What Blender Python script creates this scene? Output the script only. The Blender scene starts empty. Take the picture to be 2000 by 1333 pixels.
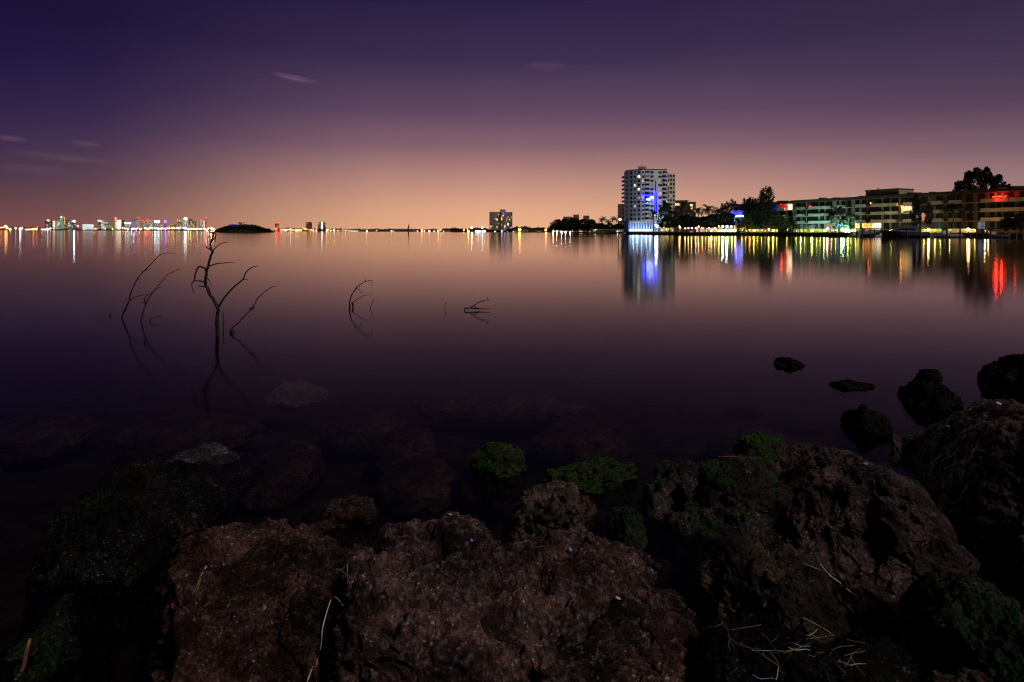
import bpy, bmesh, math, random
import numpy as np
from mathutils import Vector, Matrix
from mathutils.bvhtree import BVHTree

# ------------------------------------------------------------------ scene, camera, sky, sun
SC = bpy.context.scene
COL = SC.collection
F, HY, ROLL, CH = 1111.0, 452.6, 0.0022, 1.4       # focal length (px of a 2000 px frame), horizon row, roll, eye height
cam_d = bpy.data.cameras.new('camera'); cam = bpy.data.objects.new('camera', cam_d); COL.objects.link(cam)
cam_d.sensor_width = 36; cam_d.lens = F / 2000 * 36; cam_d.shift_y = -(666.5 - HY) / 2000
cam_d.clip_start = 0.05; cam_d.clip_end = 60000
cam.matrix_world = Matrix.Translation((0, 0, CH)) @ Matrix.Rotation(-ROLL, 4, 'Y') @ Matrix.Rotation(math.pi / 2, 4, 'X')
SC.camera = cam
SC.view_settings.view_transform = 'Standard'; SC.view_settings.look = 'None'
SC.view_settings.exposure = 0.0; SC.view_settings.gamma = 1.0
SC.render.engine = 'CYCLES'
SC.cycles.use_denoising = True; SC.cycles.denoiser = 'OPENIMAGEDENOISE'; SC.cycles.denoising_prefilter = 'ACCURATE'
SC.cycles.pixel_filter_type = 'BLACKMAN_HARRIS'; SC.cycles.filter_width = 1.15
SC.cycles.max_bounces = 6; SC.cycles.transparent_max_bounces = 12
SC.cycles.sample_clamp_indirect = 4.0
SC.cycles.caustics_reflective = False; SC.cycles.caustics_refractive = False

def lin(r, g, b):
    f = lambda c: ((c / 255 + 0.055) / 1.055) ** 2.4 if c > 10 else c / 255 / 12.92
    return (f(r), f(g), f(b), 1.0)

def vpx(x, y):                       # slope of the sky direction seen at a pixel
    a = (x - 1000) / F
    return ((HY + (x - 1000) * ROLL - y) / F) / math.sqrt(1 + a * a)
def azpx(x): return math.atan2((x - 1000) / F, 1.0)

W = bpy.data.worlds.new('World'); SC.world = W; W.use_nodes = True
def build_world():
    nt = W.node_tree; N = nt.nodes; Lk = nt.links; N.clear()
    def math_(op, a, b=None, c=None, clamp=False):
        n = N.new('ShaderNodeMath'); n.operation = op; n.use_clamp = clamp
        for i, v in enumerate((a, b, c)):
            if v is None: continue
            if isinstance(v, (int, float)): n.inputs[i].default_value = v
            else: Lk.new(v, n.inputs[i])
        return n.outputs[0]
    def ramp(fac, stops, ease='EASE'):
        n = N.new('ShaderNodeValToRGB'); n.color_ramp.interpolation = ease
        e = n.color_ramp.elements
        while len(e) < len(stops): e.new(0.5)
        for i, (p, c) in enumerate(stops): e[i].position = p; e[i].color = c
        Lk.new(fac, n.inputs[0]); return n.outputs[0]
    tc = N.new('ShaderNodeTexCoord'); sx = N.new('ShaderNodeSeparateXYZ'); Lk.new(tc.outputs['Generated'], sx.inputs[0])
    X, Y, Z = sx.outputs
    h = math_('SQRT', math_('ADD', math_('MULTIPLY', X, X), math_('MULTIPLY', Y, Y)))
    v = math_('DIVIDE', Z, math_('MAXIMUM', h, 0.02))
    az = math_('ARCTAN2', X, Y)
    vf = math_('DIVIDE', v, 0.8, clamp=True)
    def stops(x, lst, zen):
        return [(max(0.0, vpx(x, y) / 0.8), lin(*c)) for y, c in lst] + [(1.0, lin(*zen))]
    Cc = ramp(vf, stops(1000, [(453, (240, 180, 136)), (415, (228, 170, 136)), (350, (188, 139, 127)), (290, (138, 102, 111)), (225, (100, 75, 98)),
                               (120, (62, 47, 79)), (5, (42, 32, 68))], (12, 10, 24)), 'LINEAR')
    Lc = ramp(vf, stops(50, [(450, (126, 76, 72)), (420, (108, 70, 74)), (350, (77, 55, 72)), (280, (59, 43, 75)), (200, (43, 31, 70)),
                             (100, (30, 21, 61)), (5, (24, 17, 52))], (8, 7, 20)), 'LINEAR')
    Rc = ramp(vf, stops(1950, [(455, (188, 140, 124)), (350, (156, 120, 122)), (290, (123, 95, 107)), (200, (85, 65, 88)),
                               (100, (65, 51, 79)), (5, (54, 43, 69))], (12, 10, 24)), 'LINEAR')
    D = math.radians
    wts = [(-90, (.5, 0, 0, 1)), (-44, (1, 0, 0, 1)), (-36, (.93, .07, 0, 1)), (-30, (.74, .26, 0, 1)), (-22, (.42, .58, 0, 1)), (-13, (.14, .86, 0, 1)), (-3, (0, 1, 0, 1)),
           (15, (0, .84, .16, 1)), (28, (0, .42, .58, 1)), (41, (0, .03, .97, 1)), (90, (0, 0, .5, 1)), (179, (.25, 0, .2, 1))]
    azf = math_('ADD', math_('DIVIDE', az, 2 * math.pi), 0.5)
    wr = ramp(azf, [((D(a) / (2 * math.pi)) + 0.5, c) for a, c in wts], 'LINEAR')
    ws = N.new('ShaderNodeSeparateColor'); Lk.new(wr, ws.inputs[0])
    def scale(col, f):
        n = N.new('ShaderNodeVectorMath'); n.operation = 'SCALE'; Lk.new(col, n.inputs[0]); Lk.new(f, n.inputs['Scale']); return n.outputs[0]
    def add(a, b):
        n = N.new('ShaderNodeVectorMath'); n.operation = 'ADD'; Lk.new(a, n.inputs[0]); Lk.new(b, n.inputs[1]); return n.outputs[0]
    base = add(add(scale(Lc, ws.outputs[0]), scale(Cc, ws.outputs[1])), scale(Rc, ws.outputs[2]))
    # a few thin wisps of cloud, lit by the town
    cx = N.new('ShaderNodeCombineXYZ'); Lk.new(math_('MULTIPLY', az, 20), cx.inputs[0]); Lk.new(math_('MULTIPLY', math_('MULTIPLY_ADD', az, .12, v), 520), cx.inputs[1])
    nz = N.new('ShaderNodeTexNoise'); nz.inputs['Scale'].default_value = 1.0; nz.inputs['Detail'].default_value = 4; Lk.new(cx.outputs[0], nz.inputs['Vector'])
    nf = math_('MULTIPLY_ADD', nz.outputs[0], 2.6, -0.7, clamp=True)
    nb = N.new('ShaderNodeTexNoise'); nb.inputs['Scale'].default_value = 3.2; nb.inputs['Detail'].default_value = 3; Lk.new(tc.outputs['Generated'], nb.inputs['Vector'])
    base = scale(base, math_('MULTIPLY_ADD', nb.outputs[0], .22, .89))
    tot = None
    for (px, py, wx, wy, sl, amp) in [(576, 153, 46, 6, 0.13, 1.0), (1068, 130, 42, 9, 0.05, .38), (22, 271, 34, 6, 0.0, .75), (166, 281, 32, 6, 0.02, .5),
                                      (130, 309, 105, 7, 0.06, .42), (60, 330, 90, 9, 0.05, .25), (1220, 300, 160, 14, -.03, .10)]:
        a0, v0 = azpx(px), vpx(px, py)
        k = math.cos(a0)
        da = math_('SUBTRACT', az, a0)
        dv = math_('SUBTRACT', math_('SUBTRACT', v, v0), math_('MULTIPLY', da, -sl))
        e = math_('ADD', math_('POWER', math_('ABSOLUTE', math_('DIVIDE', da, wx * 1.2 / F * k * k)), 2), math_('POWER', math_('ABSOLUTE', math_('DIVIDE', dv, wy * 1.3 / F * k)), 2))
        m = math_('MULTIPLY', math_('POWER', math_('SUBTRACT', 1.0, e, clamp=True), 1.6), amp * .85)
        tot = m if tot is None else math_('ADD', tot, m)
    cl = N.new('ShaderNodeRGB'); cl.outputs[0].default_value = (.115, .062, .075, 1)
    base = add(base, scale(cl.outputs[0], math_('MULTIPLY', tot, nf)))
    # the darkened underside of the world, below the horizon
    base = scale(base, math_('MULTIPLY_ADD', v, 300.0, 1.0, clamp=True))
    bg = N.new('ShaderNodeBackground'); Lk.new(base, bg.inputs[0]); bg.inputs[1].default_value = 1.0
    o = N.new('ShaderNodeOutputWorld'); Lk.new(bg.outputs[0], o.inputs[0])
build_world()
sun_d = bpy.data.lights.new('fill_sun', 'SUN'); sun_d.energy = 1.5; sun_d.angle = math.radians(6); sun_d.color = (1.0, .86, .76)  # added sun lamp with no moon in view, lighting boulders and tower
sun = bpy.data.objects.new('fill_sun', sun_d); COL.objects.link(sun)
sun.rotation_euler = Vector((.44, -.48, .74)).to_track_quat('Z', 'Y').to_euler()

# ------------------------------------------------------------------ pixel <-> place
SN, CS = math.sin(math.atan(ROLL)), math.cos(math.atan(ROLL))
def P(x, y, D):
    a = (x - 1000) / F * D; b = (HY - y) / F * D
    return Vector((a * CS - b * SN, D, CH + a * SN + b * CS))
def Zat(x, y, D): return P(x, y, D).z
def WL(x, y, z=0.0):                              # distance at which the level z is seen at a pixel
    return (z - CH) / ((x - 1000) / F * SN + (HY - y) / F * CS)
def XY(x, D): return Vector(((x - 1000) / F * D, D))

# ------------------------------------------------------------------ helpers
def tag(o, label=None, cat=None, group=None, kind=None):
    if label: o['label'] = label
    if cat: o['category'] = cat
    if group: o['group'] = group
    if kind: o['kind'] = kind
    return o
def empty(name, loc, rz=0.0, label=None, cat=None, group=None):
    o = bpy.data.objects.new(name, None); COL.objects.link(o); o.location = loc; o.rotation_euler = (0, 0, rz)
    o.empty_display_size = .2
    return tag(o, label, cat, group)
def copy_tree(o, loc=None, rz=None, sc=None, label=None, group=None, parent=None):
    c = o.copy(); COL.objects.link(c)
    if parent: c.parent = parent
    if loc is not None: c.location = loc
    if rz is not None: c.rotation_euler = (0, 0, rz)
    if sc is not None: c.scale = sc if not isinstance(sc, (int, float)) else (sc, sc, sc)
    if label: c['label'] = label
    if group: c['group'] = group
    for ch in list(o.children): copy_tree(ch, parent=c)
    return c

class MB:
    def __init__(s): s.v = []; s.f = []; s.m = []
    def add(s, vs, fs, mi=0):
        o = len(s.v); s.v += [tuple(p) for p in vs]; s.f += [tuple(i + o for i in f) for f in fs]; s.m += [mi] * len(fs); return s
    def box(s, x0, x1, y0, y1, z0, z1, mi=0):
        return s.add([(x0, y0, z0), (x1, y0, z0), (x1, y1, z0), (x0, y1, z0), (x0, y0, z1), (x1, y0, z1), (x1, y1, z1), (x0, y1, z1)],
                     [(0, 3, 2, 1), (4, 5, 6, 7), (0, 1, 5, 4), (1, 2, 6, 5), (2, 3, 7, 6), (3, 0, 4, 7)], mi)
    def prism(s, pts, z0, z1, mi=0):               # pts counter-clockwise seen from above
        n = len(pts)
        return s.add([(p[0], p[1], z0) for p in pts] + [(p[0], p[1], z1) for p in pts],
                     [tuple(range(n - 1, -1, -1)), tuple(range(n, 2 * n))] + [(i, (i + 1) % n, n + (i + 1) % n, n + i) for i in range(n)], mi)
    def slab(s, A, B, o0, o1, z0, z1, mi=0):       # a box along the line A-B; offsets run towards the viewer's side
        d = (B - A).normalized(); n = Vector((d.y, -d.x))
        q = [A + n * o0, A + n * o1, B + n * o1, B + n * o0]
        return s.prism([q[0], q[1], q[2], q[3]], z0, z1, mi)
    def tube(s, pts, rad, n=6, mi=0, cap=True):
        pts = [Vector(p) for p in pts]; k = len(pts); o = len(s.v)
        if not hasattr(rad, '__len__'): rad = [rad] * k
        up = None
        for i, p in enumerate(pts):
            t = (pts[min(i + 1, k - 1)] - pts[max(i - 1, 0)])
            t = t.normalized() if t.length > 1e-9 else Vector((0, 0, 1))
            if up is None: up = Vector((1, 0, 0)) if abs(t.x) < .9 else Vector((0, 1, 0))
            a = t.cross(up).normalized() if t.cross(up).length > 1e-6 else t.orthogonal().normalized(); b = t.cross(a).normalized(); up = a.cross(t)
            for j in range(n):
                an = 2 * math.pi * j / n
                s.v.append(tuple(p + (a * math.cos(an) + b * math.sin(an)) * rad[i]))
        for i in range(k - 1):
            for j in range(n):
                s.f.append((o + i * n + j, o + i * n + (j + 1) % n, o + (i + 1) * n + (j + 1) % n, o + (i + 1) * n + j)); s.m.append(mi)
        if cap:
            s.f.append(tuple(o + j for j in range(n))); s.m.append(mi)
            s.f.append(tuple(o + (k - 1) * n + n - 1 - j for j in range(n))); s.m.append(mi)
        return s
    def ball(s, c, r, mi=0, n=8, m=6, sz=1.0):
        c = Vector(c); vs = [(c.x, c.y, c.z + r * sz)]
        for i in range(1, m):
            th = math.pi * i / m
            for j in range(n):
                ph = 2 * math.pi * j / n
                vs.append((c.x + r * math.sin(th) * math.cos(ph), c.y + r * math.sin(th) * math.sin(ph), c.z + r * sz * math.cos(th)))
        vs.append((c.x, c.y, c.z - r * sz)); fs = []
        for j in range(n): fs.append((0, 1 + j, 1 + (j + 1) % n)); fs.append((len(vs) - 1, 1 + (m - 2) * n + (j + 1) % n, 1 + (m - 2) * n + j))
        for i in range(m - 2):
            for j in range(n):
                a = 1 + i * n + j; b = 1 + i * n + (j + 1) % n
                fs.append((a, a + n, b + n, b))
        return s.add(vs, fs, mi)
    def build(s, name, mats, parent=None, smooth=False):
        me = bpy.data.meshes.new(name); me.from_pydata(s.v, [], s.f)
        for m in (mats if isinstance(mats, (list, tuple)) else [mats]): me.materials.append(m)
        me.polygons.foreach_set('material_index', s.m)
        if smooth: me.polygons.foreach_set('use_smooth', [True] * len(s.f))
        me.update()
        o = bpy.data.objects.new(name, me); COL.objects.link(o)
        if parent: o.parent = parent
        return o

# ------------------------------------------------------------------ materials
class NT:
    def __init__(s, name):
        s.mat = bpy.data.materials.new(name); s.mat.use_nodes = True
        s.t = s.mat.node_tree; s.N = s.t.nodes; s.L = s.t.links
        s.b = s.N.get('Principled BSDF'); s.o = s.N.get('Material Output')
    def n(s, typ, **kw):
        nd = s.N.new(typ)
        for k, v in kw.items():
            if k in nd.inputs: s.put(nd.inputs[k], v)
            else: setattr(nd, k, v)
        return nd
    def put(s, sock, v):
        if hasattr(v, 'is_output'): s.L.new(v, sock)
        else: sock.default_value = v
    def math(s, op, a, b=0.0, clamp=False):
        nd = s.N.new('ShaderNodeMath'); nd.operation = op; nd.use_clamp = clamp
        s.put(nd.inputs[0], a); s.put(nd.inputs[1], b); return nd.outputs[0]
    def ramp(s, fac, stops):
        nd = s.N.new('ShaderNodeValToRGB'); e = nd.color_ramp.elements
        while len(e) < len(stops): e.new(.5)
        for i, (p, c) in enumerate(stops):
            e[i].position = p; e[i].color = c if hasattr(c, '__len__') and len(c) == 4 else ((c[0], c[1], c[2], 1) if hasattr(c, '__len__') else (c, c, c, 1))
        s.L.new(fac, nd.inputs[0]); return nd.outputs[0]
    def mix(s, f, a, b):
        nd = s.N.new('ShaderNodeMix'); nd.data_type = 'RGBA'
        s.put(nd.inputs[0], f); s.put(nd.inputs[6], a); s.put(nd.inputs[7], b); return nd.outputs[2]
c4 = lambda c: (c[0], c[1], c[2], 1.0)

def plain(name, col, rough=.6, var=.25, scale=3.0, metal=0.0, spec=.4):
    m = NT(name); tc = m.n('ShaderNodeTexCoord')
    nz = m.n('ShaderNodeTexNoise', Scale=scale, Detail=5.0, Vector=tc.outputs['Object'])
    lo = [c * (1 - var) for c in col]; hi = [min(1, c * (1 + var)) for c in col]
    m.put(m.b.inputs['Base Color'], m.ramp(nz.outputs[0], [(.3, lo), (.7, hi)]))
    m.b.inputs['Roughness'].default_value = rough; m.b.inputs['Metallic'].default_value = metal
    m.b.inputs['Specular IOR Level'].default_value = spec
    return m.mat
def glow(name, col, strength):
    m = NT(name); m.b.inputs['Base Color'].default_value = (.02, .02, .02, 1)
    m.b.inputs['Emission Color'].default_value = c4(col); m.b.inputs['Emission Strength'].default_value = strength
    return m.mat
def lit_room(name, col, strength, scale=2.2):        # a lit window with curtains and furniture breaking up the light
    m = NT(name); tc = m.n('ShaderNodeTexCoord')
    nz = m.n('ShaderNodeTexNoise', Scale=scale, Detail=3.0, Vector=tc.outputs['Object'])
    m.b.inputs['Base Color'].default_value = (.02, .02, .02, 1)
    m.put(m.b.inputs['Emission Color'], m.ramp(nz.outputs[0], [(.34, [c * .12 for c in col]), (.56, col)]))
    m.b.inputs['Emission Strength'].default_value = strength
    return m.mat
def skyline(name, wall, cols, dens, cell, strength, seed):   # a far block: rows of windows, some lit; near-solid glow stands for floodlit walls
    m = NT(name); tc = m.n('ShaderNodeTexCoord')
    mp = m.n('ShaderNodeVectorMath', operation='MULTIPLY'); m.put(mp.inputs[0], tc.outputs['Object']); mp.inputs[1].default_value = (1 / cell[0], 1 / cell[0], 1 / cell[1])
    ad = m.n('ShaderNodeVectorMath', operation='ADD'); m.put(ad.inputs[0], mp.outputs[0]); ad.inputs[1].default_value = (seed * 7.31 + .5, seed * 3.17 + .5, seed * 1.7 + .37)
    fl = m.n('ShaderNodeVectorMath', operation='FLOOR'); m.put(fl.inputs[0], ad.outputs[0])
    fr = m.n('ShaderNodeVectorMath', operation='FRACTION'); m.put(fr.inputs[0], ad.outputs[0])
    wn = m.n('ShaderNodeTexWhiteNoise', noise_dimensions='3D'); m.put(wn.inputs['Vector'], fl.outputs[0])
    on = m.math('LESS_THAN', wn.outputs['Value'], dens)
    sp = m.n('ShaderNodeSeparateXYZ'); m.put(sp.inputs[0], fr.outputs[0])
    inz = m.math('MULTIPLY', m.math('GREATER_THAN', sp.outputs[2], .22), m.math('LESS_THAN', sp.outputs[2], .88))
    inx = m.math('MULTIPLY', m.math('GREATER_THAN', sp.outputs[0], .12), m.math('LESS_THAN', sp.outputs[0], .88))
    ge = m.n('ShaderNodeNewGeometry'); sn = m.n('ShaderNodeSeparateXYZ'); m.put(sn.inputs[0], ge.outputs['Normal'])
    side = m.math('LESS_THAN', m.math('ABSOLUTE', sn.outputs[2]), .5)
    f = m.math('MULTIPLY', m.math('MULTIPLY', on, m.math('MULTIPLY', inz, inx)), side)
    sc_ = m.n('ShaderNodeSeparateColor'); m.put(sc_.inputs[0], wn.outputs['Color'])
    k = len(cols)
    m.put(m.b.inputs['Emission Color'], m.ramp(sc_.outputs[1], [((i + .001) / max(1, k - 1) if k > 1 else 0, c) for i, c in enumerate(cols)] if k > 1 else [(0, cols[0]), (1, cols[0])]))
    m.put(m.b.inputs['Emission Strength'], m.math('MULTIPLY', f, m.math('MULTIPLY', m.math('ADD', m.math('MULTIPLY', sc_.outputs[2], .8), .1), strength * .8)))
    m.b.inputs['Base Color'].default_value = c4(wall); m.b.inputs['Roughness'].default_value = .8
    return m.mat
def rock_mat(name, dark, mid, light, moss=0.0, mosscol=(.02, .07, .012), speck=.5, rough=.55, bump=1.0, seed=0.0, mossz=.25, spec=.6, top_highlight=0.0):
    m = NT(name); tc = m.n('ShaderNodeTexCoord')
    mp = m.n('ShaderNodeVectorMath', operation='ADD'); m.put(mp.inputs[0], tc.outputs['Object']); mp.inputs[1].default_value = (seed, seed * 1.7, -seed)
    V = mp.outputs[0]
    a = m.n('ShaderNodeTexNoise', Scale=5.0, Detail=8.0, Roughness=.62, Vector=V)
    b = m.n('ShaderNodeTexNoise', Scale=26.0, Detail=6.0, Roughness=.7, Vector=V)
    c = m.n('ShaderNodeTexNoise', Scale=85.0, Detail=4.0, Roughness=.7, Vector=V)
    col = m.ramp(a.outputs[0], [(.36, dark), (.5, mid), (.62, light)])
    col = m.mix(m.ramp(b.outputs[0], [(.42, 0.0), (.62, .75)]), col, c4(dark))
    # orange iron stain in patches
    st = m.n('ShaderNodeTexNoise', Scale=3.1, Detail=5.0, Vector=m.n('ShaderNodeVectorMath', operation='ADD', **{}).outputs[0])
    m.put(st.inputs['Vector'], V); st.noise_dimensions = '4D'; st.inputs['W'].default_value = 4.2 + seed
    col = m.mix(m.ramp(st.outputs[0], [(.54, 0.0), (.68, .55)]), col, c4((mid[0] * 1.5, mid[1] * .95, mid[2] * .6)))
    gr = m.ramp(c.outputs[0], [(.34, .25), (.5, .9), (.66, 2.3)])
    gm = m.n('ShaderNodeVectorMath', operation='MULTIPLY'); m.put(gm.inputs[0], col); m.put(gm.inputs[1], gr); col = gm.outputs[0]
    vr = m.n('ShaderNodeTexVoronoi', Scale=70.0, Vector=V)
    sp = m.math('MULTIPLY', m.math('LESS_THAN', vr.outputs['Distance'], .30), m.ramp(c.outputs[0], [(.52, 0.0), (.62, speck)]))
    sp = m.math('MULTIPLY', sp, m.ramp(a.outputs[0], [(.46, .08), (.6, 1.0)]))
    col = m.mix(sp, col, (.5, .45, .44, 1))  # pale specks in the colour stand in for wet glints
    if top_highlight > 0:                                        # pale edge highlights painted onto the upward faces
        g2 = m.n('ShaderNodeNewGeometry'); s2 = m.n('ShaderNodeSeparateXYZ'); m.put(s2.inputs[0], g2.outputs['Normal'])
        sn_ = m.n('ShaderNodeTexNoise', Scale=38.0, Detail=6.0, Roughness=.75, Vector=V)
        fs_ = m.math('MULTIPLY', m.ramp(sn_.outputs[0], [(.50, 0.0), (.62, top_highlight)]), m.ramp(s2.outputs[2], [(.55, 0.0), (.95, 1.0)]))
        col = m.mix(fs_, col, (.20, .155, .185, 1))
    if moss > 0:
        ge = m.n('ShaderNodeNewGeometry'); sn = m.n('ShaderNodeSeparateXYZ'); m.put(sn.inputs[0], ge.outputs['Normal'])
        mn = m.n('ShaderNodeTexNoise', Scale=7.0, Detail=7.0, Roughness=.65, Vector=V)
        up = m.ramp(m.math('ADD', m.math('MULTIPLY', sn.outputs[2], .5), .5), [(.5 + mossz * .5, 0.0), (.75 + mossz * .3, 1.0)])
        f = m.math('MULTIPLY', m.ramp(mn.outputs[0], [(.62 - moss * .35, 0.0), (.74 - moss * .35, 1.0)]), up)
        mcol = m.ramp(c.outputs[0], [(.40, [k * .12 for k in mosscol]), (.54, mosscol), (.66, [mosscol[0] * 4, mosscol[1] * 2.4, mosscol[2] * 1.5])])
        col = m.mix(f, col, mcol)
    m.put(m.b.inputs['Base Color'], col)
    m.put(m.b.inputs['Roughness'], m.ramp(b.outputs[0], [(.3, rough * .65), (.7, min(1, rough * 1.3))]))
    m.b.inputs['Specular IOR Level'].default_value = .5
    m.put(m.b.inputs['Specular IOR Level'], m.ramp(a.outputs[0], [(.3, spec * .25), (.7, spec)]))
    h = m.math('ADD', m.math('MULTIPLY', c.outputs[0], .6), b.outputs[0])
    bp = m.n('ShaderNodeBump', Strength=.75 * bump, Distance=.012, Height=h); m.put(m.b.inputs['Normal'], bp.outputs[0])
    return m.mat
def leaf_mat(name, col, var=.5):
    m = NT(name); tc = m.n('ShaderNodeTexCoord')
    nz = m.n('ShaderNodeTexNoise', Scale=.9, Detail=4.0, Vector=tc.outputs['Object'])
    m.put(m.b.inputs['Base Color'], m.ramp(nz.outputs[0], [(.3, [c * (1 - var) for c in col]), (.7, [c * (1 + var) for c in col])]))
    m.b.inputs['Roughness'].default_value = .6; m.b.inputs['Specular IOR Level'].default_value = .25
    return m.mat

M = {}
M['white'] = plain('white_paint', (.55, .54, .56), .6, .15, .25)
M['tower_wall'] = plain('tower_render', (.58, .56, .58), .7, .14, .12)
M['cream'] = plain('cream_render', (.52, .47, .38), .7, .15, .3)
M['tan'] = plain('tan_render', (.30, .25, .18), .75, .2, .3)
M['cream2'] = plain('dark_cream_render', (.26, .23, .18), .75, .25, .3)  # darker even cream for one block's walls
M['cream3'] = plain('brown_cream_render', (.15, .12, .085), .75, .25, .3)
M['parapet'] = plain('balcony_render', (.56, .54, .46), .7, .14, .5)
M['fascia'] = plain('roof_fascia', (.05, .04, .036), .8, .3, .6)
M['roof'] = plain('roof_gravel', (.08, .07, .065), .9, .3, .8)
M['glass'] = plain('dark_glass', (.018, .018, .022), .18, .3, .4, 0.0, .5)
M['bay'] = plain('dark_brown_render', (.10, .085, .07), .8, .2, .4)  # dark brown render on roof and plant rooms
M['blue_glow'] = plain('painted_blue_glow', (.02, .02, .7), .4, .2, .5)  # blue balcony glow painted into the parapet colour
M['metal'] = plain('dark_metal', (.03, .03, .032), .5, .3, 2)
M['wood'] = plain('weathered_piling_wood', (.055, .042, .032), .85, .4, 1.5)
M['plank'] = plain('bulkhead_plank', (.16, .10, .065), .85, .4, .8)
M['concrete'] = plain('seawall_concrete', (.22, .20, .17), .85, .3, .5)
M['lawn'] = plain('lawn', (.035, .06, .02), .9, .4, .2)
M['hull_blue'] = plain('navy_hull', (.11, .12, .20), .3, .2, .5)
M['hull_white'] = plain('white_hull', (.55, .55, .52), .35, .1, .5)
M['hull_grey'] = plain('grey_hull', (.16, .18, .17), .4, .15, .5)
M['canvas_blue'] = plain('blue_canvas', (.03, .04, .12), .85, .2, 1)
M['bark'] = plain('bark', (.05, .038, .03), .9, .4, 1.2)
M['palm_bark'] = plain('palm_bark', (.13, .10, .075), .9, .3, 1.5)
M['twig'] = plain('dead_wood', (.016, .008, .008), .7, .4, 12)
M['leaf_dark'] = leaf_mat('dark_leaf', (.022, .034, .016))
M['leaf_black'] = leaf_mat('night_leaf', (.009, .011, .007))
M['leaf_mid'] = leaf_mat('green_leaf', (.035, .07, .022))
M['leaf_palm'] = leaf_mat('palm_leaf', (.03, .05, .02))
M['needle'] = leaf_mat('casuarina_needle', (.022, .022, .013))
M['leaf_far'] = leaf_mat('far_leaf', (.02, .016, .011))

COLS = {'gold': (1.0, .56, .16), 'orange': (1.0, .36, .05), 'warm': (1.0, .78, .48), 'white': (1.0, .95, .86), 'ice': (.62, .84, 1.0), 'teal': (.45, 1.0, .82),
        'yellow': (1.0, .86, .10), 'lime': (.80, 1.0, .12), 'red': (1.0, .012, .006), 'blue': (.004, .012, 1.0), 'pink': (1.0, .55, .5), 'violet': (.4, .14, 1.0), 'mint': (.7, 1.0, .7)}
GL = {}
def G(col, st):
    k = (col, round(st, 2))
    if k not in GL: GL[k] = glow('lamp_%s' % col, COLS[col], st)
    return GL[k]

# ------------------------------------------------------------------ water, bed, land
def water_mat():
    m = NT('still_water'); m.N.remove(m.b)
    tc = m.n('ShaderNodeTexCoord')
    mp = m.n('ShaderNodeVectorMath', operation='MULTIPLY'); m.put(mp.inputs[0], tc.outputs['Object']); mp.inputs[1].default_value = (.02, .07, 1)
    nz = m.n('ShaderNodeTexNoise', Scale=1.0, Detail=4.0, Vector=mp.outputs[0])
    ro = m.ramp(nz.outputs[0], [(.3, .086), (.7, .104)])
    gl = m.n('ShaderNodeBsdfAnisotropic', distribution='BECKMANN'); m.put(gl.inputs['Roughness'], ro); gl.inputs['Color'].default_value = (.95, .91, .90, 1)
    tr = m.n('ShaderNodeBsdfTransparent'); tr.inputs[0].default_value = (.46, .37, .33, 1)
    lw = m.n('ShaderNodeLayerWeight', Blend=.5); fz = m.math('ADD', m.math('MULTIPLY', m.math('POWER', lw.outputs['Facing'], 7.0), .98), .02, True)
    mx = m.n('ShaderNodeMixShader'); m.put(mx.inputs[0], fz); m.put(mx.inputs[1], tr.outputs[0]); m.put(mx.inputs[2], gl.outputs[0])
    m.put(m.o.inputs['Surface'], mx.outputs[0]); return m.mat
wm = MB(); wm.add([(-26000, -8, 0), (26000, -8, 0), (26000, 30000, 0), (-26000, 30000, 0)], [(0, 1, 2, 3)])
water = tag(wm.build('water', water_mat()), kind='structure')

# numpy noise
def _h(ix, iy, iz, s):
    n = (ix.astype(np.int64) * 374761393 + iy.astype(np.int64) * 668265263 + iz.astype(np.int64) * 2147483647 + s * 1274126177) & 0xffffffff
    n = ((n ^ (n >> 13)) * 1274126177) & 0xffffffff
    n = ((n ^ (n >> 15)) * 2246822519) & 0xffffffff
    return ((n ^ (n >> 16)) & 0xffffff) / float(0xffffff)
def vnoise(p, s=0):
    i = np.floor(p); f = p - i; f = f * f * f * (f * (f * 6 - 15) + 10); i = i.astype(np.int64); r = 0
    for dx in (0, 1):
        for dy in (0, 1):
            for dz in (0, 1):
                w = (f[:, 0] if dx else 1 - f[:, 0]) * (f[:, 1] if dy else 1 - f[:, 1]) * (f[:, 2] if dz else 1 - f[:, 2])
                r = r + w * _h(i[:, 0] + dx, i[:, 1] + dy, i[:, 2] + dz, s)
    return r * 2 - 1
def fbm(p, o=4, s=0, g=.5, l=2.03):
    r = 0; a = 1; t = 0
    for k in range(o):
        r = r + a * vnoise(p + k * 17.3, s + k); t += a; a *= g; p = p * l
    return r / t
def worley(p, s=0, keep=1.0):
    i = np.floor(p).astype(np.int64); f = p - i; best = np.full(len(p), 9.0)
    for dx in (-1, 0, 1):
        for dy in (-1, 0, 1):
            for dz in (-1, 0, 1):
                c = i + np.array((dx, dy, dz))
                q = np.stack([_h(c[:, 0], c[:, 1], c[:, 2], s + k) for k in (1, 2, 3)], 1) + np.array((dx, dy, dz)) - f
                w = (q * q).sum(1); w = w / (.35 + .9 * _h(c[:, 0], c[:, 1], c[:, 2], s + 5)); best = np.minimum(best, np.where(_h(c[:, 0], c[:, 1], c[:, 2], s + 4) < keep, w, 9.0))
    return np.sqrt(best)
def sstep(a, b, x):
    t = np.clip((x - a) / (b - a), 0, 1); return t * t * (3 - 2 * t)

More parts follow.
